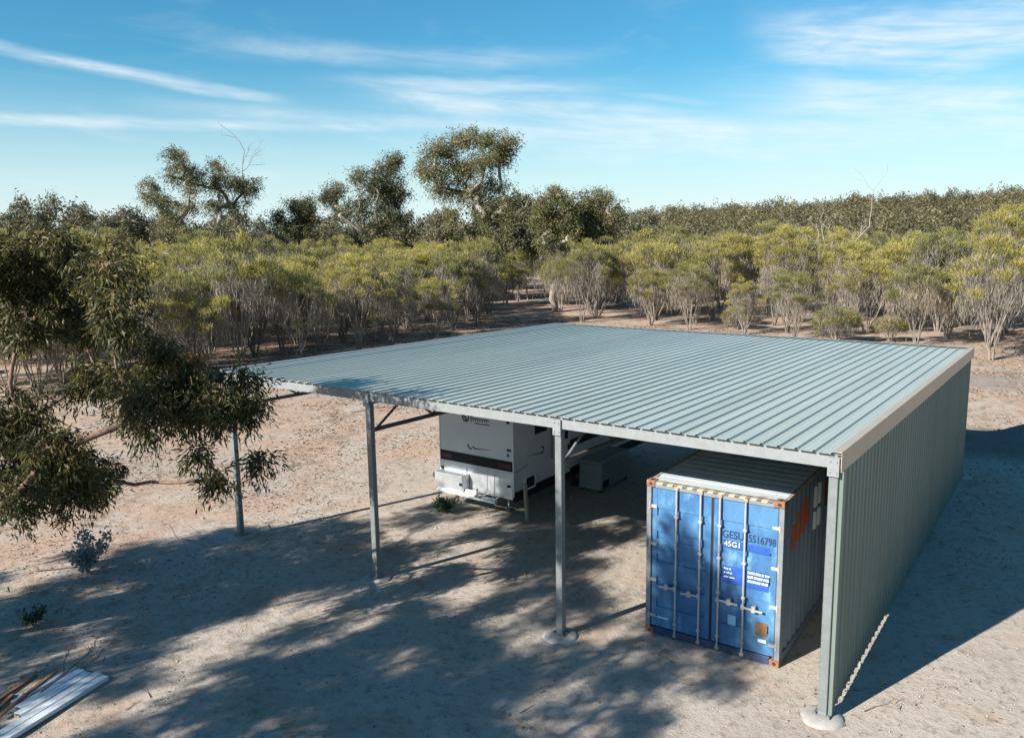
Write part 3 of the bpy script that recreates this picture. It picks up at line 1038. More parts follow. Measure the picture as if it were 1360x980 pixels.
    q = MB(); q.box(xs + .028, xs + .036, .55, .91, .68, .95); q.build('hatch_door', M['black'], hf)
    ribbon([(.62 + .75 * t, 1.52 - .06 * t + .01 * math.sin(6 * t)) for t in np.linspace(0, 1, 20)], [.01 + .03 * t for t in np.linspace(0, 1, 20)], xs + .0025, 'flash_mark', body, 0)
    ribbon([(1.25 + .16 * math.cos(a), 1.54 + .09 * math.sin(a)) for a in np.linspace(-1.6, 1.3, 14)], .05, xs + .0035, 'flash_mark', body, 0)
    ribbon([(.12 + .55 * t, 1.20 + .09 * t + .02 * math.sin(t * 38)) for t in np.linspace(0, 1, 50)], .016, xs + .0025, 'script_mark', body, 0)
    q = MB(); q.box(xs - .02, xs + .01, 2.6, Ln - .1, 1.28, 1.50); q.build('black_band', M['black'], cv)
    q = MB(); q.box(xs + .0, xs + .05, 2.0, 2.66, .62, 2.5, .006); dr = q.build('door', M['pvc'], cv)
    q = MB(); q.box(xs + .048, xs + .058, 2.1, 2.56, 1.6, 2.3); q.build('pane', M['glass'], dr)
    q = MB(); q.box(xs + .05, xs + .08, 2.54, 2.6, 1.28, 1.42); q.build('door_handle', M['black'], dr)
    aw = MB(); aw.tube([(xs + .07, 1.7, 2.82), (xs + .07, 6.9, 2.82)], .065, 12); aw.build('awning_roll', M['grey_plastic'], cv)
    for y in (1.75, 6.85):
        q = MB(); q.bar((xs + .04, y, 2.78), (xs + .04, y, 1.2), .04, .03, (1, 0, 0)); q.build('awning_arm', M['galv'], cv)
    # bumper of two pipes on brackets
    bp = MB(); bp.tube([(-1.02, -.36, .515), (.92, -.36, .515)], .065, 14); bo = bp.build('bumper', M['pvc'], cv)
    bp = MB(); bp.tube([(-.28, -.20, .565), (.25, -.20, .565)], .055, 12); bp.build('carrier_pipe', M['pvc'], bo)
    for x in (-.85, .36, .80):
        q = MB(); q.bar((x, .3, .50), (x, -.36, .50), .06, .06); q.build('bumper_bracket', M['galv'], bo)
    q = MB(); q.bar((.34, -.40, .48), (.34, -.40, .78), .035, .035); q.box(.28, .46, -.44, -.30, .53, .60, .006)
    q.build('clamp', M['galv_bright'], bo)
    # aluminium box on the end
    q = MB(); q.box(-Wd + .05, -.20, -.33, -.036, .54, .98, .012); tb = q.build('tool_box', M['checker'], cv)
    q = MB(); q.box(-.30, -.20, -.345, -.33, .72, .80, .003); q.build('latch', M['black'], tb)
    rg = MB(); rg.tube([(-Wd - .07 + .09 * math.cos(a), -.12, .80 + .09 * math.sin(a)) for a in np.linspace(0, 2 * math.pi, 17)], .022, 8, cap=False)
    rg.build('grab_ring', M['rubber'], cv)
    # chassis, axles, wheels, steadies
    for x in (-.5, .5):
        q = MB(); q.box(x - .04, x + .04, .1, Ln - .1, .40, .558); q.build('chassis_rail', M['steel_dark'], cv)
    for y in (3.3, 4.15):
        for sx in (-1, 1):
            w_ = MB()
            prof = [(.0, .13), (.19, .13), (.20, .10), (.33, .10), (.355, .07), (.355, -.07), (.33, -.10), (.20, -.10), (.19, -.13), (0, -.13)]
            k = 24
            vs = [];
            for (r_, a_) in prof[1:-1]:
                for j in range(k):
                    an = 2 * math.pi * j / k
                    vs.append((sx * 1.05 + a_, y + r_ * math.cos(an), .355 + r_ * math.sin(an)))
            n_ = len(prof) - 2
            fs = [(i * k + j, i * k + (j + 1) % k, (i + 1) * k + (j + 1) % k, (i + 1) * k + j) for i in range(n_ - 1) for j in range(k)]
            w_.add(vs, fs)
            wh = w_.build('wheel', M['rubber'], cv)
            rm = MB(); rm.tube([(sx * 1.05 - .10, y, .355), (sx * 1.05 + .10, y, .355)], .19, 20); rm.build('rim', M['galv_bright'], wh)
        q = MB(); q.bar((-1.0, y, .355), (1.0, y, .355), .07, .07); q.build('axle', M['steel_dark'], cv)
    for x in (-.7, .7):
        for y in (.5, Ln - .5):
            q = MB(); q.bar((x, y, .42), (x, y, .03), .05, .05, (0, 1, 0)); q.box(x - .1, x + .1, y - .08, y + .08, -.03, .03); q.build('steady', M['galv'], cv)
    for (x, y) in ((-.5, 1.2), (.3, 5.2)):
        q = MB(); q.box(x - .25, x + .25, y - .25, y + .25, z1 - .01, z1 + .11, .03); q.build('roof_hatch', M['pvc'], cv)
    return cv


build_caravan()


def build_freezer():
    fz = empty('chest_freezer', (-8.42, 8.5, 0), rad(1))
    tag(fz, 'low grey chest freezer standing in deep shade beside the caravan', 'freezer')
    b = MB(); b.box(-.36, .36, -.85, .85, .06, .80, .02); b.build('cabinet', M['freezer'], fz)
    b = MB(); b.box(-.375, .375, -.865, .865, .804, .90, .02); ld = b.build('lid', M['freezer'], fz)
    b = MB(); b.box(.374, .40, -.12, .12, .82, .87, .004); b.build('lid_handle', M['grey_plastic'], ld)
    b = MB(); b.box(.359, .368, -.75, -.4, .12, .32); b.build('vent_grille', M['black'], fz)
    for x in (-.3, .3):
        for y in (-.75, .75):
            b = MB(); b.box(x - .04, x + .04, y - .04, y + .04, -.04, .062); b.build('foot', M['black'], fz)


build_freezer()

# short timber post
b = MB()
ptx, pty = -8.57, 4.72
b.tube([(0, 0, -.2), (.004, 0, .3), (-.006, .004, .7), (0, .006, .96), (.0, .006, .975)], [.062, .058, .055, .052, .040], 12)
o = b.build('timber_post', M['timber'], None, (ptx, pty, g1(ptx, pty)), (rad(1.5), rad(-2), 0))
tag(o, 'short round weathered timber post in front of the white caravan', 'post')


# long steel channels lying on the dirt
def build_channels():
    d = Vector((.245, -.97, 0)).normalized()
    s = Vector((-d.y, d.x, 0))          # towards lower right
    if s.x < 0: s = -s
    tr = Vector((-10.14, -5.42, 0))
    lab = ['narrow zinc channel at the inner edge of the stack lying on dirt',
           'zinc channel lying second from the inner edge of the stack',
           'zinc channel lying in the middle of the stack on the dirt',
           'zinc channel lying next to the long outer one of the stack',
           'long zinc channel at the outer edge of the stack lying on dirt']
    L = [1.15, 1.2, 1.3, 3.2, 3.6]
    for i in range(5):
        off = (4 - i) * .178
        p0 = tr - s * (off + .085) + d * (.0 + .03 * ((i * 7) % 3))
        wd = .146 if i else .09
        h = .07
        e = MB()
        t_ = .004
        pf = [(-wd / 2, 0), (-wd / 2, h), (wd / 2, h), (wd / 2, 0), (wd / 2 - .022, 0), (wd / 2 - .022, t_), (wd / 2 - t_, t_), (wd / 2 - t_, h - t_), (-wd / 2 + t_, h - t_), (-wd / 2 + t_, t_), (-wd / 2 + .022, t_), (-wd / 2 + .022, 0)]
        e.prism([(a, b_) for a, b_ in pf], 1, 0, L[i])
        o = e.build('steel_channel', M['zinc'], None, (p0.x, p0.y, g1(p0.x, p0.y) + .006), (0, 0, math.atan2(d.y, d.x) - math.pi / 2))
        o.rotation_euler.z += rad([-1.2, .8, -.5, .6, 0][i])
        tag(o, lab[i], 'steel channel', 'zinc channels lying on the ground')


build_channels()


def build_battens():
    labs = ['rusty brown batten lying over the inner end of the zinc channels', 'dark weathered batten lying aslant beside the zinc channels', 'short split batten lying in the dirt below the zinc channels']
    for i, (x, y, a, L, z) in enumerate(((-10.72, -6.45, -1.12, 1.3, .085), (-11.15, -6.5, -1.2, .9, .02), (-10.75, -6.95, -.95, .9, .015))):
        b = MB(); b.box(-L / 2, L / 2, -.035, .035, 0, .03, .005)
        b.add([(L / 2 - .002, -.03, .004), (L / 2 + .05, .0, .010), (L / 2 - .002, .03, .026)], [(0, 1, 2)])
        o = b.build('timber_batten', M['batten'], None, (x, y, g1(x, y) + z), (0, rad((2.0, .6, .5)[i]), a))
        tag(o, labs[i], 'batten', 'battens by the channels')


M['batten'] = surf('rusty brown batten', (.26, .13, .065), (.17, .105, .065), 5, .9, 0, .4, 40, stretch=(.6, 5, 5))
build_battens()


# ------------------------------------------------------------------ plants
def tubes_np(paths, k=5):
    """paths: list of (pts (n,3), radii (n,)) -> V, F"""
    Vs, Fs = [], []
    off = 0
    ang = np.linspace(0, 2 * np.pi, k, endpoint=False)
    for P, r in paths:
        P = np.asarray(P, float); n = len(P)
        if n < 2: continue
        d = np.gradient(P, axis=0)
        d /= np.linalg.norm(d, axis=1, keepdims=True) + 1e-9
        ref = np.tile(np.array([0.31, 0.17, 0.93]), (n, 1)) if abs(d[:, 2]).mean() < .8 else np.tile(np.array([1., .1, 0]), (n, 1))
        s = np.cross(d, ref); s /= np.linalg.norm(s, axis=1, keepdims=True) + 1e-9
        t = np.cross(d, s)
        ring = P[:, None, :] + (s[:, None, :] * np.cos(ang)[None, :, None] + t[:, None, :] * np.sin(ang)[None, :, None]) * np.asarray(r)[:, None, None]
        Vs.append(ring.reshape(-1, 3))
        i = np.arange(n - 1)[:, None] * k; j = np.arange(k)[None, :]; j2 = (j + 1) % k
        Fs.append((np.stack([i + j, i + j2, i + k + j2, i + k + j], -1).reshape(-1, 4)) + off)
        off += n * k
    return np.concatenate(Vs), np.concatenate(Fs)


def leaves_np(P, D, L, Wd, rng, droop_plane=True):
    """leaf blades: rhombs from P along D"""
    n = len(P)
    D = D / (np.linalg.norm(D, axis=1, keepdims=True) + 1e-9)
    rv = rng.normal(size=(n, 3))
    s = np.cross(D, rv); s /= np.linalg.norm(s, axis=1, keepdims=True) + 1e-9
    nn = np.cross(D, s)
    L = L[:, None]; Wd = Wd[:, None]
    mid = P + D * L * .42 + nn * L * .07
    V = np.stack([P, mid + s * Wd * .5, P + D * L, mid - s * Wd * .5], 1).reshape(-1, 3)
    F = np.arange(4 * n).reshape(-1, 4)
    return V, F


def unit_ball(n, rng, shell=.5):
    v = rng.normal(size=(n, 3)); v /= np.linalg.norm(v, axis=1, keepdims=True)
    return v * (rng.random(n) ** shell)[:, None]


def skeleton(trunk, clumps, rng, rtip=.012, power=.47, wig=.08, up=.35):
    """trunk: polyline; clumps: centres; returns branch paths with radii, and tip index"""
    nodes = [np.array(q, float) for q in trunk]
    par = [-1] + list(range(len(trunk) - 1))
    order = np.argsort([np.linalg.norm(c - nodes[0]) for c in clumps])
    chains = [list(range(len(trunk)))]
    tips = {}
    start = max(1, int(len(trunk) * .45))
    for ci in order:
        c = np.asarray(clumps[ci], float)
        A = np.array(nodes[start:])
        dv = c - A
        dist = np.linalg.norm(dv, axis=1)
        pen = dist + np.clip(-(dv[:, 2]) + .15 * dist, 0, None) * 1.4
        a = int(np.argmin(pen)) + start
        p0 = nodes[a]
        L = np.linalg.norm(c - p0)
        n = max(3, int(L / .45) + 2)
        n = min(n, 9)
        pd = nodes[a] - nodes[par[a]] if par[a] >= 0 else np.array([0, 0, 1.])
        pd = pd / (np.linalg.norm(pd) + 1e-9)
        ctrl = p0 + (pd * .55 + np.array([0, 0, up])) * L * .5
        ch = [a]
        last = a
        ph = rng.normal(size=3) * wig * L
        for i in range(1, n + 1):
            t = i / n
            q = p0 * (1 - t) ** 2 + ctrl * 2 * t * (1 - t) + c * t * t + ph * math.sin(math.pi * t) * .5 + rng.normal(size=3) * wig * .12 * L * (1 - t)
            nodes.append(q); par.append(last); last = len(nodes) - 1
            ch.append(last)
        chains.append(ch); tips[ci] = last
    load = np.zeros(len(nodes))
    haskid = np.zeros(len(nodes), bool)
    for q in par:
        if q >= 0: haskid[q] = True
    for i in range(len(nodes) - 1, -1, -1):
        if not haskid[i]: load[i] += 1
        if par[i] >= 0: load[par[i]] += load[i]
    r = rtip * np.maximum(load, 1) ** power
    return nodes, r, chains, tips


def gum_tree(name, label, group, base, trunk, clumps, seed, bark, leaf, ntuft=14, nleaf=26, leafL=.28, leafW=.09, tuftR=.42, droop=.5, rtip=.02, power=.5, wig=.1, twig_r=.006, rz=0, extra=None, cat='tree', tint_shift=0.0, sides=6, up=.35, dead=None, spray=0.0, shell=.45, burst=1):
    """trunk and clumps in local metres; clumps rows (x,y,z,rxy,rz)"""
    rng = np.random.default_rng(seed)
    root = empty(name, base, rz)
    tag(root, label, cat, group)
    if burst > 1:     # break each clump into uneven smaller ones
        nc = []
        for c in clumps:
            for b_ in range(burst):
                v = unit_ball(1, rng, .6)[0] * .85
                k_ = rng.uniform(.34, .66)
                nc.append((c[0] + v[0] * c[3], c[1] + v[1] * c[3], c[2] + v[2] * c[4], c[3] * k_, c[4] * k_))
        clumps = nc
    C = [np.array(c[:3], float) for c in clumps]
    nodes, r, chains, tips = skeleton(trunk, C, rng, rtip, power, wig, up)
    paths = []
    for ch in chains:
        P = np.array([nodes[i] for i in ch]); rr = np.array([r[i] for i in ch])
        if len(ch) > 1 and ch is not chains[0]: rr[0] = min(rr[0], rr[1] * 1.25)
        paths.append((P, rr))
    if dead: paths += dead
    LP, LD, LT, TW = [], [], [], []
    for ci, c in enumerate(clumps):
        cen = C[ci]; R3 = np.array([c[3], c[3], c[4]])
        nt = max(3, int(ntuft * (c[3] / .55) ** 1.0)) if leafL < .2 else max(4, int(ntuft * (c[3]) ** 1.3 + 2))
        T = cen + unit_ball(nt, rng, shell) * R3
        ct = rng.random() * .35 - .1
        for t in T:
            mid = (cen + t) / 2 + rng.normal(size=3) * .08 * c[3]
            TW.append((np.array([cen, mid, t]), np.array([twig_r * 1.8, twig_r * 1.3, twig_r * .7])))
            if spray > 0:
                # leaves hang along a drooping branchlet
                sd_ = (t - cen) / (c[3] + .01) + rng.normal(size=3) * .6
                sd_[2] -= .55; sd_ /= np.linalg.norm(sd_)
                tt_ = rng.random((nleaf, 1)) * spray * rng.uniform(.6, 1.3)
                q = t + sd_ * tt_ + np.array([0, 0, -1]) * tt_ ** 2 * .5 + rng.normal(size=(nleaf, 3)) * tuftR * .28
            else:
                q = t + rng.normal(size=(nleaf, 3)) * tuftR * np.array([.5, .5, .42])
            d = rng.normal(size=(nleaf, 3)) * .8 + (q - cen) / (c[3] + .01) * .35
            d[:, 2] -= droop * (1 + rng.random(nleaf))
            LP.append(q); LD.append(d)
            LT.append(np.clip(.42 + tint_shift + ct + rng.normal() * .13 + rng.normal(size=nleaf) * .15, 0, 1))
    V, F = tubes_np(paths, sides)
    link('trunk', mesh_np('trunk', V, F, bark, smooth=True), root)
    LP = np.concatenate(LP); LD = np.concatenate(LD); LT = np.concatenate(LT)
    n = len(LP)
    V1, F1 = leaves_np(LP, LD, leafL * rng.uniform(.65, 1.25, n), leafW * rng.uniform(.7, 1.2, n), rng)
    cr = link('crown', mesh_np('crown', V1, F1, leaf, tint=LT), root)
    V2, F2 = tubes_np(TW, 3)
    link('twigs', mesh_np('twigs', V2, F2, bark), cr)['kind'] = 'stuff'
    return root


HR = np.array([.8177, .5756, 0]); HD = np.array([-.5756, .8177, 0])   # across and along the line from the house side


def flat_clumps(rows, seed, depth=.8):
    """rows (across, height, half width, half height) -> clumps spread in depth too"""
    rng = np.random.default_rng(seed)
    u = [r_[0] for r_ in rows]; mid = (max(u) + min(u)) / 2; half = (max(u) - min(u)) / 2 + .5
    out = []
    for (a, z, rw, rh) in rows:
        dmax = half * depth * math.sqrt(max(.08, 1 - ((a - mid) / half) ** 2))
        for rep in range(3):
            d = rng.uniform(-dmax, dmax) if rep else rng.uniform(-dmax, 0) * .6
            p = HR * (a + rng.normal() * .15) + HD * d
            out.append((p[0], p[1], z + rng.normal() * .12, rw, rh))
    n0 = len(out)
    for i in range(n0):          # loose foliage bridging neighbouring clumps
        j = int(rng.integers(n0))
        a, b = np.array(out[i]), np.array(out[j])
        if np.linalg.norm(a[:3] - b[:3]) < 3.4 and i != j:
            q = (a + b) / 2
            out.append((q[0], q[1], q[2], q[3] * .7, q[4] * .7))
    return out


def wig_trunk(seed, h, lean=(0, 0), n=8, amp=.15):
    rng = np.random.default_rng(seed)
    P = [np.array([0, 0, -.3])]
    off = np.zeros(2)
    for i in range(1, n + 1):
        off = off + rng.normal(size=2) * amp + np.array(lean) / n
        P.append(np.array([off[0], off[1], h * i / n]))
    return P


def dead_fork(start, seed, L=4.0, r0=.05, lean=(0, 0, 1), depth=3):
    rng = np.random.default_rng(seed)
    out = []

    def go(p, d, L, r, k):
        n = 5
        P = [p]
        for i in range(n):
            d = d + rng.normal(size=3) * .16 + np.array([0, 0, .04]); d = d / np.linalg.norm(d)
            P.append(P[-1] + d * L / n)
        out.append((np.array(P), np.linspace(r, r * .45, n + 1)))
        if k > 0:
            for q in range(rng.integers(2, 4)):
                i = rng.integers(2, n + 1)
                dd = d + rng.normal(size=3) * .55; dd /= np.linalg.norm(dd)
                go(P[i], dd, L * rng.uniform(.45, .7), r * .5, k - 1)
    d0 = np.array(lean, float); d0 /= np.linalg.norm(d0)
    go(np.array(start, float), d0, L, r0, depth)
    return out


E4 = [(-2.5, 14.9, 1.9, 1.2), (-0.1, 15.6, 1.9, 1.0), (2.2, 15.5, 1.7, 1.0), (3.9, 15.1, 1.0, .8), (-3.2, 12.9, 1.7, 1.2), (-1.2, 12.9, 1.7, 1.4), (1.2, 13.5, 1.5, 1.1), (3.1, 14.1, 1.1, .8), (-2.2, 10.9, 1.4, 1.1), (.2, 11.1, 1.5, 1.2), (2.2, 11.4, 1.4, 1.2), (3.6, 9.7, 1.2, 1.4), (1.2, 8.8, 1.4, 1.2), (-1.5, 8.5, 1.2, 1.1), (2.9, 7.7, 1.5, 1.2), (1.9, 6.4, 1.2, 1.0)]
E3 = [(0.7, 13.4, 1.2, 0.9), (2.1, 14.1, 1.0, 0.7), (-1.2, 12.7, 1.0, 0.9), (-3.4, 11.6, 1.0, 0.9), (-4.5, 10.8, 0.6, 0.4), (-0.1, 11.2, 1.5, 1.2), (1.7, 11.6, 1.3, 1.0), (-1.6, 9.8, 1.3, 1.0), (1.0, 9.4, 1.3, 1.2), (2.8, 11.2, 0.7, 0.7), (-3.0, 9.1, 1.0, 0.9), (0.2, 7.6, 1.3, 0.9), (2.4, 8.7, 0.7, 0.7)]
E1 = [(-2.4, 15.4, 1.1, 0.6), (-1.5, 14.1, 0.9, 0.6), (0.1, 14.3, 1.1, 0.8), (-3.0, 12.9, 1.1, 0.7), (-1.1, 12.3, 1.2, 0.9), (1.2, 12.5, 1.1, 0.9), (2.8, 12.8, 0.9, 0.8), (4.3, 12.2, 0.8, 0.6), (-6.5, 12.6, 0.8, 0.6), (-5.8, 11.3, 0.8, 0.6), (-4.4, 10.8, 1.1, 0.7), (-1.9, 10.2, 1.4, 0.9), (0.4, 10.2, 1.4, 1.1), (2.4, 10.6, 1.1, 1.1), (-3.5, 8.7, 1.4, 0.9), (-1.2, 7.9, 1.5, 0.9), (1.5, 8.3, 1.2, 1.1)]
E2 = [(-2.0, 9.4, 1.1, 1.0), (0.0, 10.4, 1.3, 0.8), (1.4, 10.5, 1.0, 0.6), (-0.8, 8.2, 1.3, 1.0), (1.6, 9.0, 1.0, 1.0), (0.4, 7.8, 1.1, 1.0)]
E5 = [(0.09, 10.63, 1.14, 0.66), (-0.99, 9.73, 0.95, 0.85), (1.08, 9.82, 0.95, 0.85), (1.71, 8.65, 0.66, 0.95), (-1.53, 8.38, 0.66, 0.66), (0.0, 8.02, 0.85, 0.95), (1.35, 7.03, 0.85, 0.85), (-0.72, 6.67, 0.85, 0.95)]
E6 = [(-0.18, 10.18, 1.04, 0.57), (1.17, 10.18, 0.85, 0.57), (-0.9, 9.01, 1.04, 0.85), (0.81, 8.65, 1.04, 0.85), (1.89, 8.65, 0.57, 0.76), (0.09, 7.3, 1.14, 0.85), (-0.9, 6.31, 1.04, 0.76), (1.35, 6.94, 0.76, 0.85)]
far_kw = dict(bark=M['bark_pale'], leaf=M['leaf_gum'], ntuft=8, nleaf=22, leafL=.25, leafW=.078, tuftR=.66, rtip=.040, power=.47, burst=4, shell=.75, spray=.75, droop=.35, twig_r=.012, sides=6)
tall = 'tall gum trees above the shrub belt'
for nm, rows, (bx, by), lab, hh, sd in (
        ('E4', E4, (-44.8, 48.8), 'tallest spreading gum tree with broad crown and pale limbs above the shrubs', 6.5, 21),
        ('E3', E3, (-54.8, 46.8), 'loose-crowned gum tree leaning beside the tallest gum', 5.5, 22),
        ('E1', E1, (-71.8, 41.0), 'straggly gum tree with a bare dead branch rising above its crown', 5.0, 23),
        ('E2', E2, (-67.2, 47.9), 'small round-headed gum tree beside the straggly gum with dead branch', 4.0, 24),
        ('E5', E5, (-37.2, 51.4), 'slim green gum tree with pale trunks next to the reddish gum', 4.5, 25),
        ('E6', E6, (-35.3, 55.1), 'gum tree with reddish brown patches standing by the foot of the hill', 4.0, 26)):
    dead = dead_fork((HR * 3.4 + np.array([0, 0, 10.5])).tolist(), 5, 5.2, .07, (HR[0] * .12, HR[1] * .12, 1)) if nm == 'E1' else None
    kw = dict(far_kw)
    if nm in ('E1',): kw.update(ntuft=6)
    if nm == 'E6': kw.update(tint_shift=.14)
    gum_tree('gum_tree', lab, tall, (bx, by, g1(bx, by)), wig_trunk(sd, hh), flat_clumps(rows, sd), sd, dead=dead, **kw)

# dead tree standing among the shrubs
dt = dead_fork((0, 0, -.3), 12, 5.4, .13, (.05, .0, 1), 4)
dt += dead_fork((.1, 0, 3.0), 15, 5.5, .08, (.9, .5, .7), 3)
dt += dead_fork((0, 0, 3.5), 17, 3.6, .07, (-.45, -.3, 1), 3)
V, F = tubes_np(dt, 5)
o = link('dead_tree', mesh_np('dead_tree', V, F, M['bark_dead'], smooth=True), None, (-16.4, 64.0, g1(-16.4, 64)))
tag(o, 'bare bleached dead tree standing up out of the shrub belt', 'tree')


# ------------------------------------------------------------------ shrub belt (multi-stemmed broom)
def make_broom(seed, h=5.6, leafy=1.0, green=1.0, spread=1.0):
    rng = np.random.default_rng(seed)
    R = h * rng.uniform(.29, .37) * spread
    paths = []; tips = []
    ns = rng.integers(6, 10)
    for s in range(ns):
        a = 2 * math.pi * (s + rng.random() * .7) / ns
        out = R * rng.uniform(.25, .95)
        b0 = np.array([math.cos(a), math.sin(a), 0]) * rng.uniform(.03, .16)
        tip = np.array([math.cos(a) * out, math.sin(a) * out, h * rng.uniform(.52, .66)])
        n = 7
        w1 = rng.normal(size=3) * .16
        P = [b0 + (tip - b0) * np.array([t ** 1.25, t ** 1.25, t]) + w1 * math.sin(math.pi * t) + rng.normal(size=3) * .03 for t in np.linspace(0, 1, n)]
        P[0][2] = -.25
        r0 = rng.uniform(.035, .07)
        paths.append((np.array(P), np.linspace(r0, .022, n)))
        for k in range(rng.integers(3, 6)):
            i = rng.integers(2, n)
            aa = a + rng.normal() * .9
            tt = P[i] + np.array([math.cos(aa) * R * rng.uniform(.15, .5), math.sin(aa) * R * rng.uniform(.15, .5), 0])
            tt[2] = h * rng.uniform(.66, .84)
            Q = [P[i] + (tt - P[i]) * np.array([t, t, t]) + rng.normal(size=3) * .05 * math.sin(math.pi * t) for t in np.linspace(0, 1, 5)]
            paths.append((np.array(Q), np.linspace(.022, .009, 5)))
            tips.append(Q[-1])
    tips = np.array(tips)
    V, F = tubes_np(paths, 5)
    tm = mesh_np('trunk', V, F, M['stem'], smooth=True)
    # tufts on a dome
    nt = int(52 * leafy)
    LP, LD, LL, LT = [], [], [], []
    TP, TD, TL, TT = [], [], [], []
    for q in range(nt):
        rho = math.sqrt(rng.random()); a = rng.random() * 2 * math.pi
        top = h * (.55 + .42 * math.sqrt(max(0, 1 - rho ** 2))) - rng.random() ** 2 * h * .22 + rng.normal() * .15
        c = np.array([math.cos(a) * rho * R * 1.12, math.sin(a) * rho * R * 1.12, top])
        n = max(6, int(160 * green))
        tr = rng.uniform(.38, .68)
        off = unit_ball(n, rng, .5) * np.array([tr, tr, tr * .62])
        p = c + off - np.array([0, 0, .22])
        d = off / tr * .7 + np.array([math.cos(a) * rho * .5, math.sin(a) * rho * .5, .95]) + rng.normal(size=(n, 3)) * .28
        LP.append(p); LD.append(d); LL.append(rng.uniform(.16, .34, n))
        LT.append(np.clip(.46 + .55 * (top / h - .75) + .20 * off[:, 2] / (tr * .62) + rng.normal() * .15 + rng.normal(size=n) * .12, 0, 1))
        # bare grey twigs that lead up to the tuft
        j = int(np.argmin(np.linalg.norm(tips - c, axis=1)))
        m_ = 75
        t_ = rng.random(m_)[:, None]
        src = tips[j] * (1 - t_) + c * t_ + rng.normal(size=(m_, 3)) * .22 - np.array([0, 0, 1]) * rng.random((m_, 1)) * h * .38
        TP.append(src); dd = (c - src) * .5 + rng.normal(size=(m_, 3)) * .25; dd[:, 2] = np.abs(dd[:, 2]) + .5
        TD.append(dd); TL.append(rng.uniform(.35, .85, m_)); TT.append(rng.random(m_))
    LP = np.concatenate(LP); n = len(LP)
    V1, F1 = leaves_np(LP, np.concatenate(LD), np.concatenate(LL), np.full(n, .040), rng)
    cm = mesh_np('crown', V1, F1, M['broom'], tint=np.concatenate(LT))
    TP = np.concatenate(TP); n = len(TP)
    V2, F2 = leaves_np(TP, np.concatenate(TD), np.concatenate(TL), np.full(n, .028), rng)
    wm = mesh_np('twigs', V2, F2, M['twig'], tint=np.concatenate(TT))
    return tm, cm, wm


BROOMS = [make_broom(100 + i, (7.0, 7.6, 6.6, 7.2, 6.2, 8.0, 7.0)[i], (1.0, .8, 1.15, .65, 1.0, .9, .5)[i], 1.0, (1, .8, 1.1, .95, 1.2, .85, 1)[i]) for i in range(7)]
BROOMS.append(make_broom(120, 6.4, .7, .10, .9))        # dead and grey
BROOMS.append(make_broom(121, 3.2, .8, 1.0, 1.5))       # low and spreading
BROOMS.append(make_broom(122, 8.6, 1.2, 1.0, .9))       # tall


def place_broom(x, y, sc, k, rz, label, group):
    e = empty('shrub_tree', (x, y, g1(x, y)), rz)
    e.scale = (sc, sc, sc * (0.92 + .16 * ((k * 37 + int(abs(x) * 10)) % 10) / 10))
    tag(e, label, 'shrub', group)
    tm, cm, wm = BROOMS[k]
    link('trunk', tm, e)
    c = link('crown', cm, e)
    link('twigs', wm, c)['kind'] = 'stuff'
    return e


def in_view(x, y, margin=6.0):
    d = np.array([x - CX, y - CY])
    a = math.degrees(math.atan2(d[0], d[1]))
    return -35.3 - 32.5 - margin < a < -35.3 + 32.0 + margin


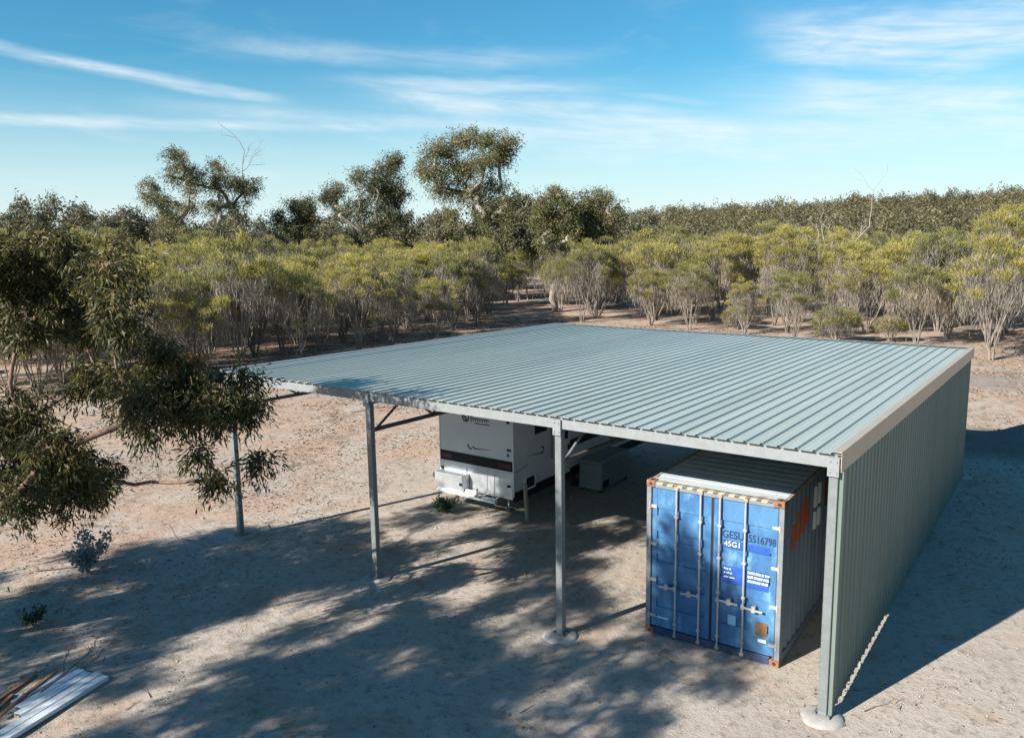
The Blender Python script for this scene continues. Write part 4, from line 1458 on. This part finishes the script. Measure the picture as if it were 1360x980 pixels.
def belt():
    rn = random.Random(5)
    placed = []
    # front edge of the belt, in metres, left part and right part
    edge = [(-38, -2), (-36.5, 5), (-35.5, 12), (-35, 18), (-35, 23), (-34.5, 28.5), (-34.5, 36), (-38, 43), (-44, 52)]
    edge2 = [(-30.5, 44.5), (-24, 45), (-17, 43), (-12, 42), (-7, 41.5), (-2, 43), (3, 42)]
    ex = np.array(edge2)
    lx = np.array(edge)
    tries = 0
    cand = []
    while tries < 26000:
        tries += 1
        x = rn.uniform(-125, 14); y = rn.uniform(-6, 122)
        if not in_view(x, y, 3): continue
        r = math.hypot(x - CX, y - CY)
        if r > 118: continue
        # open track running back between the two parts
        tx = -32.5 - (y - 42) * .70
        if abs(x - tx) < 1.5 + .006 * r + 1.2 * float(vnoise(x / 5, y / 5, 44)) and y > 38: continue
        left = x < tx
        if left or y < 40:
            fx = float(np.interp(y, lx[:, 1], lx[:, 0]))
            dep = fx - x
        else:
            fy = float(np.interp(x, ex[:, 0], ex[:, 1]))
            dep = y - fy
        if dep < 0: continue
        if left and y > 52 and x > -44: continue
        cand.append((dep, x, y, r, left))
    rn.shuffle(cand)
    for dep, x, y, r, left in cand:
        sp = 2.15 + .034 * max(0, r - 50) if left else 2.45 + .04 * max(0, r - 55)
        if any((x - q[0]) ** 2 + (y - q[1]) ** 2 < sp * sp for q in placed): continue
        placed.append((x, y, r, left, dep))
    placed.sort(key=lambda q: q[2])
    def lab(left, dep, k):
        look = {3: 'thin-topped', 6: 'sparse see-through', 2: 'full dense-topped', 7: 'dead leafless', 8: 'low spreading', 9: 'tall yellow-topped', 5: 'narrow upright', 4: 'wide-crowned'}.get(k, 'yellow-green topped')
        side = 'left' if left else 'right'
        where = 'on the front edge of the belt' if dep < 3.2 else 'standing inside the belt'
        return ('%s grey-stemmed shrub %s %s of the track' % (look, where, side),
                '%s shrubs %s, %s of the track' % (look, where, side))
    for i, (x, y, r, left, dep) in enumerate(placed[:290]):
        sc = rn.uniform(.66, .94) * (1.0 if left else 1.1) * (.96 + .22 * float(vnoise(x / 9, y / 9, 41)))
        if dep < 3: sc *= rn.uniform(.82, 1.0)
        k = rn.choice((0, 1, 2, 3, 4, 5, 6, 0, 1, 2, 3, 4, 5, 6, 7, 8, 9, 9))
        place_broom(x, y, sc, k, rn.uniform(0, 6.28), *lab(left, dep, k))
    rest = placed[290:]
    print('brooms', len(placed))
    # farther ones read as one mass
    Vs, Fs, Ts = [], [], []; off = 0
    srcs = []
    for k in range(4):
        me = BROOMS[k][1]
        n = len(me.vertices); co = np.empty(n * 3, np.float32); me.vertices.foreach_get('co', co)
        tv = np.empty(len(me.polygons), np.float32); me.attributes['tint'].data.foreach_get('value', tv)
        q = co.reshape(-1, 4, 3)[::6].copy()
        ctr = q.mean(1, keepdims=True); q = ctr + (q - ctr) * 2.1
        srcs.append((q, tv[::6]))
    for x, y, r, left, dep in rest:
        q, tv = srcs[rn.randrange(4)]
        a = rn.uniform(0, 6.28); s = rn.uniform(.72, .98)
        c, sn = math.cos(a) * s, math.sin(a) * s
        X = q[..., 0] * c - q[..., 1] * sn + x; Y = q[..., 0] * sn + q[..., 1] * c + y; Z = q[..., 2] * s + g1(x, y)
        Vs.append(np.stack([X, Y, Z], -1).reshape(-1, 3)); Ts.append(tv)
    if Vs:
        V = np.concatenate(Vs); F = np.arange(len(V)).reshape(-1, 4)
        o = link('far_shrubs', mesh_np('far_shrubs', V, F, M['broom'], tint=np.concatenate(Ts)))
        tag(o, 'mass of yellow-green shrub tops at the back of the belt', 'shrubs', kind='stuff')
    # one shrub standing by itself beyond the clad wall
    place_broom(-1.5, 38.9, .92, 3, 1.1, 'lone pale-trunked shrub standing just behind the back corner of the shed wall', None)


belt()


# ------------------------------------------------------------------ woods behind
def round_tree_clumps(seed, h, R, n=16, zc=.66, zr=.30):
    rng = np.random.default_rng(seed)
    out = []
    for i in range(n):
        v = unit_ball(1, rng, .4)[0]
        out.append((v[0] * R, v[1] * R, h * zc + v[2] * h * zr, R * rng.uniform(.32, .5), R * rng.uniform(.26, .4)))
    return out


def copy_tree(src, loc, rz, sc, label=None, group=None):
    r_ = src.copy(); COL.objects.link(r_)
    r_.location = loc; r_.rotation_euler = (0, 0, rz); r_.scale = sc
    if label: r_['label'] = label
    if group: r_['group'] = group
    for ch in src.children:
        c = ch.copy(); COL.objects.link(c); c.parent = r_
        for g_ in ch.children:
            d = g_.copy(); COL.objects.link(d); d.parent = c
    return r_


def woods():
    lab = 'dull grey-green tree in the wood behind the shrub thicket'
    grp = 'trees of the wood behind the shrubs'
    protos = []
    spots = []; pxs = []
    rn = random.Random(77)

    def at(px, dep):   # a bearing across the view and a distance, in metres
        a = (px - 680) / 1098.76
        q = np.array([CX, CY, 0]) + dep * (HD + HR * a)
        return q
    for px, dep, h, R in ((-70, 112, 12, 3.4), (-25, 105, 11.5, 3.2), (25, 112, 12.5, 3.3), (62, 108, 12.8, 3.2), (98, 115, 12.6, 3.3), (135, 110, 10.5, 3.3), (168, 108, 10.2, 3.2), (205, 112, 9.8, 3.2),
                          (240, 104, 9.5, 3.2), (330, 108, 9.2, 3.4), (360, 104, 8.6, 3.0), (430, 108, 9.0, 3.4), (455, 98, 8.4, 2.9), (480, 112, 9.2, 3.5), (540, 104, 9.0, 3.3), (560, 112, 9.4, 3.2), (585, 100, 9.0, 3.2),
                          (672, 90, 10.8, 3.0), (690, 98, 10.2, 3.0), (655, 100, 10.0, 3.4), (700, 88, 8.4, 2.6), (722, 96, 8.2, 3.0), (760, 100, 9.0, 3.0), (830, 108, 8.0, 3.2), (815, 95, 8.2, 2.6), (860, 120, 8.4, 3.4), (300, 118, 10, 3.6)):
        q = at(px, dep)
        spots.append((q[0], q[1], h, R)); pxs.append(px)
    def where(px):
        if px < 225: return 'beyond the thicket, away from the tall gums'
        if px < 420: return 'behind the straggly gum with the dead branch'
        if px < 600: return 'behind the loose-crowned leaning gum'
        if px < 780: return 'between the tallest gum and the slim green gum'
        return 'at the foot of the wooded rise'
    for i, (x, y, h, R) in enumerate(spots):
        if i < 4:
            root = gum_tree('wood_tree', lab, grp, (x, y, g1(x, y)), wig_trunk(300 + i, 4.5, amp=.1), round_tree_clumps(310 + i, 10, 3.2), 320 + i, bark=M['bark'], leaf=M['leaf_wood'], ntuft=8, nleaf=24, leafL=.42, leafW=.16, tuftR=.6, rtip=.035, power=.45, twig_r=.012, sides=5)
            root.scale = (R / 3.2, R / 3.2, h / 10)
            protos.append(root)
        else:
            root = copy_tree(protos[rn.randrange(4)], (x, y, g1(x, y)), rn.uniform(0, 6.28), (R / 3.0, R / 3.0, h / 9.2))
        wh = where(pxs[i])
        root['label'] = 'dull grey-green tree of the far wood ' + wh
        root['group'] = 'far wood trees ' + wh
    # far wooded rise: one mass
    rng = np.random.default_rng(9)
    src = []
    for s in range(6):
        r2 = np.random.default_rng(500 + s)
        P = []
        for c in round_tree_clumps(510 + s, 8.0, 2.8, 11, .50, .44):
            n = 20
            P.append(np.array(c[:3]) + unit_ball(n, r2, .5) * np.array([c[3], c[3], c[4]]) * 1.1)
        P = np.concatenate(P); n = len(P)
        D = r2.normal(size=(n, 3)); 
        V, F = leaves_np(P, D, r2.uniform(.5, .9, n), r2.uniform(.22, .4, n), r2)
        src.append(V.reshape(-1, 4, 3))
    Vs, Ts = [], []
    cnt = 0
    tries = 0
    while cnt < 2100 and tries < 40000:
        tries += 1
        a = math.radians(rng.uniform(-72, 2)); r = math.sqrt(rng.uniform(130 ** 2, 400 ** 2))
        if a < math.radians(-36) and r < 150: continue
        if a < math.radians(-36) and rng.random() < .75: continue
        x = CX + r * math.sin(a); y = CY + r * math.cos(a)
        q = src[rng.integers(6)]
        th = rng.random() * 6.28; s = rng.uniform(.6, 1.12); sz = s * rng.uniform(.72, 1.08)
        c, sn = math.cos(th) * s, math.sin(th) * s
        X = q[..., 0] * c - q[..., 1] * sn + x; Y = q[..., 0] * sn + q[..., 1] * c + y; Z = q[..., 2] * sz + g1(x, y)
        Vs.append(np.stack([X, Y, Z], -1).reshape(-1, 3))
        Ts.append(np.clip(.45 + rng.normal() * .28 + rng.normal(size=len(q)) * .1, 0, 1))
        cnt += 1
    V = np.concatenate(Vs); F = np.arange(len(V)).reshape(-1, 4)
    o = link('hill_wood', mesh_np('hill_wood', V, F, M['leaf_hill'], tint=np.concatenate(Ts)))
    tag(o, 'low olive-brown wood covering the distant rise', 'wood', kind='stuff')


woods()

# ------------------------------------------------------------------ near gum trees on the left
N1 = [(-12.29, -6.11, 7.17, 0.73), (-12.69, -5.53, 6.9, 0.71), (-11.74, -5.33, 7.15, 0.5), (-11.8, -4.69, 7.06, 0.52), (-12.01, -4.92, 6.36, 0.65), (-10.07, -5.1, 6.9, 0.53), (-9.61, -5.05, 6.33, 0.47), (-11.94, -4.36, 5.79, 0.47), (-10.01, -4.68, 5.92, 0.31), (-11.5, -5.78, 6.07, 0.49), (-14.47, -5.67, 5.79, 0.83), (-10.05, -4.28, 4.98, 0.51), (-10.32, -3.41, 4.82, 0.54), (-9.1, -3.67, 4.59, 0.44), (-9.95, -3.85, 4.26, 0.52), (-9.49, -4.93, 4.52, 0.42), (-9.09, -3.25, 4.31, 0.37), (-11.71, -4.3, 4.84, 0.41), (-9.98, -3.98, 5.44, 0.26), (-9.25, -2.93, 4.85, 0.24), (-12.37, -5.49, 4.16, 0.59), (-10.32, -5.85, 4.12, 0.59), (-11.54, -4.82, 3.31, 0.53), (-11.87, -5.57, 3.18, 0.65), (-10.61, -5.6, 2.89, 0.43), (-10.61, -6.41, 2.88, 0.53), (-13.65, -6.07, 2.88, 0.81), (-12.9, -6.43, 4.29, 0.76), (-11.25, -4.83, 2.81, 0.33), (-8.91, -3.07, 3.35, 0.18), (-9.9, -3.24, 2.96, 0.19), (-9.12, -4.09, 3.76, 0.13)]


def near_trees():
    bx, by = -14.2, -7.6
    cl = [(x - bx, y - by, z + (.45 if z < 3.25 and x < -10 else 0), r * (1.18 if x < -9.7 else .85) * (.85 if z < 3.2 else 1), min(r * (1.0 if z > 3.2 else .7), max(.25, 7.45 - z))) for (x, y, z, r) in N1]
    rng = np.random.default_rng(61)
    for i in range(16):       # the side of the crown beyond the picture
        a = rng.uniform(2.6, 5.0); d = rng.uniform(.6, 3.0)
        cl.append((math.cos(a) * d, math.sin(a) * d, rng.uniform(3.8, 6.4), rng.uniform(.5, .8), rng.uniform(.4, .6)))
    trunk = [(0, 0, -.3), (.1, .05, .5), (.3, .15, 1.1), (.55, .3, 1.7), (.75, .45, 2.3), (.9, .55, 2.9), (1.0, .6, 3.5)]
    gum_tree('gum_tree', 'dark drooping gum tree reaching its leafy limbs towards the shed corner', 'near gum trees', (bx, by, g1(bx, by)), trunk, cl, 62, M['bark_red'], M['leaf_near'], ntuft=27, nleaf=28, leafL=.14, leafW=.032, tuftR=.20, spray=.36, burst=5, droop=.6, rtip=.011, power=.50, wig=.10, twig_r=.004, sides=7, up=.1)
    # a sprig of dried leaves caught in the crown belongs to the same tree: its own part
    root = [q for q in COL.objects if q.get('label', '').startswith('dark drooping')][0]
    r2 = np.random.default_rng(63)
    c = np.array((-10.13, -3.45, 5.05)) - np.array((bx, by, 0))
    P = c + unit_ball(420, r2, .5) * np.array([.34, .34, .24])
    D = r2.normal(size=(420, 3)); D[:, 2] -= 1.2
    V, F = leaves_np(P, D, r2.uniform(.09, .16, 420), r2.uniform(.025, .04, 420), r2)
    o = link('dry_leaves', mesh_np('dry_leaves', V, F, M['leaf_dry'], tint=r2.random(420)), root)
    o['label'] = 'patch of dried orange leaves'

    # trees beside the yard, left of the viewpoint, whose shade falls over the yard
    def yard_tree(bx, by, h, cen, rad3, n, seed, lab, rc=(.30, .60), nt=18, more=()):
        rng = np.random.default_rng(seed)
        cl = []
        for i in range(n):
            v = unit_ball(1, rng, .42)[0]
            r = rng.uniform(*rc)
            cl.append((cen[0] - bx + v[0] * rad3[0], cen[1] - by + v[1] * rad3[1], cen[2] + v[2] * rad3[2], r, r * .7))
        cl += [(x - bx, y - by, z, r, r * .7) for (x, y, z, r) in more]
        gum_tree('gum_tree', lab, 'near gum trees', (bx, by, g1(bx, by)), wig_trunk(seed, h * .45, amp=.12), cl, seed, M['bark_red'], M['leaf_near'], ntuft=nt, nleaf=30, leafL=.17, leafW=.042, tuftR=.24, droop=.7, rtip=.016, power=.5, wig=.1, twig_r=.005, sides=6)
    yard_tree(-9.6, -14.6, 11.5, (-9.6, -13.4, 7.4), (3.7, 4.4, 2.7), 104, 71, 'tall gum tree beside the yard throwing its shade over the open ground',
              more=((-7.6, -11.3, 9.2, .8), (-7.0, -11.0, 8.9, .75), (-6.5, -11.2, 8.5, .6), (-7.7, -11.7, 8.6, .7), (-7.2, -11.0, 8.2, .75), (-6.6, -10.8, 7.8, .6), (-6.2, -11.0, 7.4, .6), (-7.1, -10.8, 7.3, .6), (-6.1, -11.4, 8.0, .5), (-6.8, -11.8, 8.6, .6)))
    yard_tree(-17.0, -14.6, 9.5, (-16.9, -14.2, 6.6), (3.5, 3.0, 2.2), 84, 72, 'broad gum tree beside the yard throwing shade near the silvery bush')
    yard_tree(-12.4, -20.0, 11.0, (-12.0, -19.4, 8.0), (4.5, 3.5, 2.7), 92, 73, 'gum tree at the back of the yard throwing shade before the shed posts')


near_trees()


# ------------------------------------------------------------------ small plants and litter
def small_plant(name, label, x, y, R, h, n, leaf, seed, L=.07, Wd=.05, cat='plant', stems=7):
    rng = np.random.default_rng(seed)
    e = empty(name, (x, y, g1(x, y))); tag(e, label, cat)
    paths = []
    for s in range(stems):
        a = rng.random() * 6.28
        tip = np.array([math.cos(a) * R * rng.uniform(.3, .9), math.sin(a) * R * rng.uniform(.3, .9), h * rng.uniform(.5, .95)])
        paths.append((np.array([(0, 0, -.04), tip * [.35, .35, .55], tip]), np.array([.012, .008, .004])))
    V, F = tubes_np(paths, 4); link('stems', mesh_np('stems', V, F, M['bark']), e)
    idx = rng.integers(0, stems, n)
    T = np.array([paths[i][0][2] for i in idx]) * rng.uniform(.35, 1.05, (n, 1)) + rng.normal(size=(n, 3)) * .12 * R
    T[:, 2] = np.abs(T[:, 2]) + .02
    D = rng.normal(size=(n, 3)) + np.array([0, 0, .5])
    V, F = leaves_np(T, D, rng.uniform(.7, 1.3, n) * L, rng.uniform(.7, 1.3, n) * Wd, rng)
    link('foliage', mesh_np('foliage', V, F, leaf, tint=rng.random(n)), e)


small_plant('silver_bush', 'low silvery grey leafy bush growing alone on the dirt', -14.85, -3.3, .62, .9, 900, M['leaf_silver'], 81, .10, .065, 'bush', 12)
small_plant('weed', 'dark green weed clump growing under the front of the caravan', -10.75, 4.1, .5, .42, 900, M['leaf_weed'], 82, .10, .03)
small_plant('weed', 'small green weed at the foot of the dark drooping gum', -13.2, -5.2, .3, .3, 260, M['leaf_weed'], 83, .10, .03)


def litter():
    rng = np.random.default_rng(91)
    # fallen leaves and bark flakes, thicker under the trees and towards the shrubs
    n = 75000
    X = rng.uniform(-44, 8, n * 3); Y = rng.uniform(-11, 46, n * 3)
    dens = .4 + .75 * sstep(-9, -16, X) + .6 * sstep(18, 32, Y)
    dens *= np.clip(.5 + 1.1 * vnoise(X / 1.7, Y / 1.7, 21), .05, 1.5)
    inshed = (X > -14) & (X < .2) & (Y > 3) & (Y < 14.6)
    dens[inshed] *= .3
    keep = rng.random(n * 3) < dens * .6
    X, Y = X[keep][:n], Y[keep][:n]
    Z = gh(X, Y) + .012
    n = len(X)
    D = rng.normal(size=(n, 3)); D[:, 2] *= .12
    dist = np.hypot(X - CX, Y - CY)
    L = rng.uniform(.05, .12, n) * np.clip(dist / 26, .7, 1.5)
    V, F = leaves_np(np.stack([X, Y, Z], 1), D, L, L * rng.uniform(.22, .5, n), rng)
    o = link('leaf_litter', mesh_np('leaf_litter', V, F, M['litter'], tint=rng.random(n)))
    tag(o, 'fallen leaves and bark flakes strewn over the soil', 'litter', kind='stuff')
    # twigs
    n = 1100
    X = rng.uniform(-42, 6, n); Y = rng.uniform(-9, 44, n)
    ok = ~((X > -14) & (X < .3) & (Y > 2) & (Y < 14.8))
    X, Y = X[ok], Y[ok]
    paths = []
    for x, y in zip(X, Y):
        a = rng.random() * 6.28; L = rng.uniform(.12, .5)
        dx, dy = math.cos(a) * L, math.sin(a) * L
        bx, by = rng.normal(size=2) * .08 * L
        pts = [(x, y), (x + dx * .5 + bx, y + dy * .5 + by), (x + dx, y + dy)]
        paths.append((np.array([(p[0], p[1], g1(*p) + .012) for p in pts]), np.array([.009, .007, .004]) * rng.uniform(.5, 1.2)))
    V, F = tubes_np(paths, 4)
    o = link('fallen_twigs', mesh_np('fallen_twigs', V, F, M['bark'], smooth=True))
    tag(o, 'thin fallen twigs scattered over the soil', 'twigs', kind='stuff')
    # dry grass tufts
    n = 1100
    X = rng.uniform(-40, 3, n); Y = rng.uniform(-8, 42, n)
    ok = (vnoise(X / 4, Y / 4, 31) > .05) & ~((X > -13.6) & (X < .3) & (Y > -7) & (Y < 16)) & ~((X > -8) & (Y < 0))
    X, Y = X[ok], Y[ok]
    P, D = [], []
    for x, y in zip(X, Y):
        m_ = 16
        q = np.stack([x + rng.normal(size=m_) * .07, y + rng.normal(size=m_) * .07, np.zeros(m_)], 1)
        q[:, 2] = gh(q[:, 0], q[:, 1]) - .01
        P.append(q); d = rng.normal(size=(m_, 3)) * .6; d[:, 2] = 1; D.append(d)
    P = np.concatenate(P); D = np.concatenate(D); n = len(P)
    V, F = leaves_np(P, D, rng.uniform(.08, .24, n), rng.uniform(.006, .014, n), rng)
    o = link('dry_grass', mesh_np('dry_grass', V, F, M['straw'], tint=rng.random(n)))
    tag(o, 'sparse tufts of dry straw-coloured grass on the soil', 'grass', kind='stuff')
    # pebbles and clods
    n = 4200
    X = rng.uniform(-20, 6, n); Y = rng.uniform(-9, 26, n)
    s = rng.uniform(.008, .026, n) * (1 + (rng.random(n) > .97) * 1.2)
    oc = np.array([(1, 0, 0), (-1, 0, 0), (0, 1, 0), (0, -1, 0), (0, 0, 1), (0, 0, -1)], float)
    of = np.array([(0, 2, 4), (2, 1, 4), (1, 3, 4), (3, 0, 4), (2, 0, 5), (1, 2, 5), (3, 1, 5), (0, 3, 5)])
    V = oc[None] * (s[:, None, None] * rng.uniform(.6, 1.2, (n, 6, 1))) * np.array([1, 1, .7])
    V[:, :, 0] += X[:, None]; V[:, :, 1] += Y[:, None]; V[:, :, 2] += gh(X, Y)[:, None] + .004
    F = (of[None] + (np.arange(n) * 6)[:, None, None]).reshape(-1, 3)
    o = link('pebbles', mesh_np('pebbles', V.reshape(-1, 3), F, surf('pebble', (.30, .26, .21), (.42, .37, .31), 9, .9)))
    tag(o, 'small pebbles and clods loose on the soil', 'pebbles', kind='stuff')
    # fallen branches one can pick out
    labs = ['crooked fallen branch lying across the zinc channels', 'thin dead branch lying beside the silvery bush', 'fallen branch lying at the foot of the lone shrub behind the wall', 'short fallen limb lying on the open ground left of the shed']
    for i, (x, y, a, L, r0) in enumerate(((-10.55, -6.35, 2.2, 1.5, .035), (-15.9, -3.9, .6, 2.3, .03), (.6, 38.4, .5, 2.6, .06), (-22.0, 11.5, .9, 1.6, .05))):
        ps = dead_fork((0, 0, 0), 130 + i, L, r0, (math.cos(a), math.sin(a), .0), 2)
        V, F = tubes_np(ps, 6)
        V[:, 2] = np.abs(V[:, 2]) * .35 + (.02 if i else .09)
        o = link('fallen_branch', mesh_np('fallen_branch', V, F, M['bark'], smooth=True), None, (x, y, g1(x, y)))
        tag(o, labs[i], 'branch', 'fallen branches')


litter()
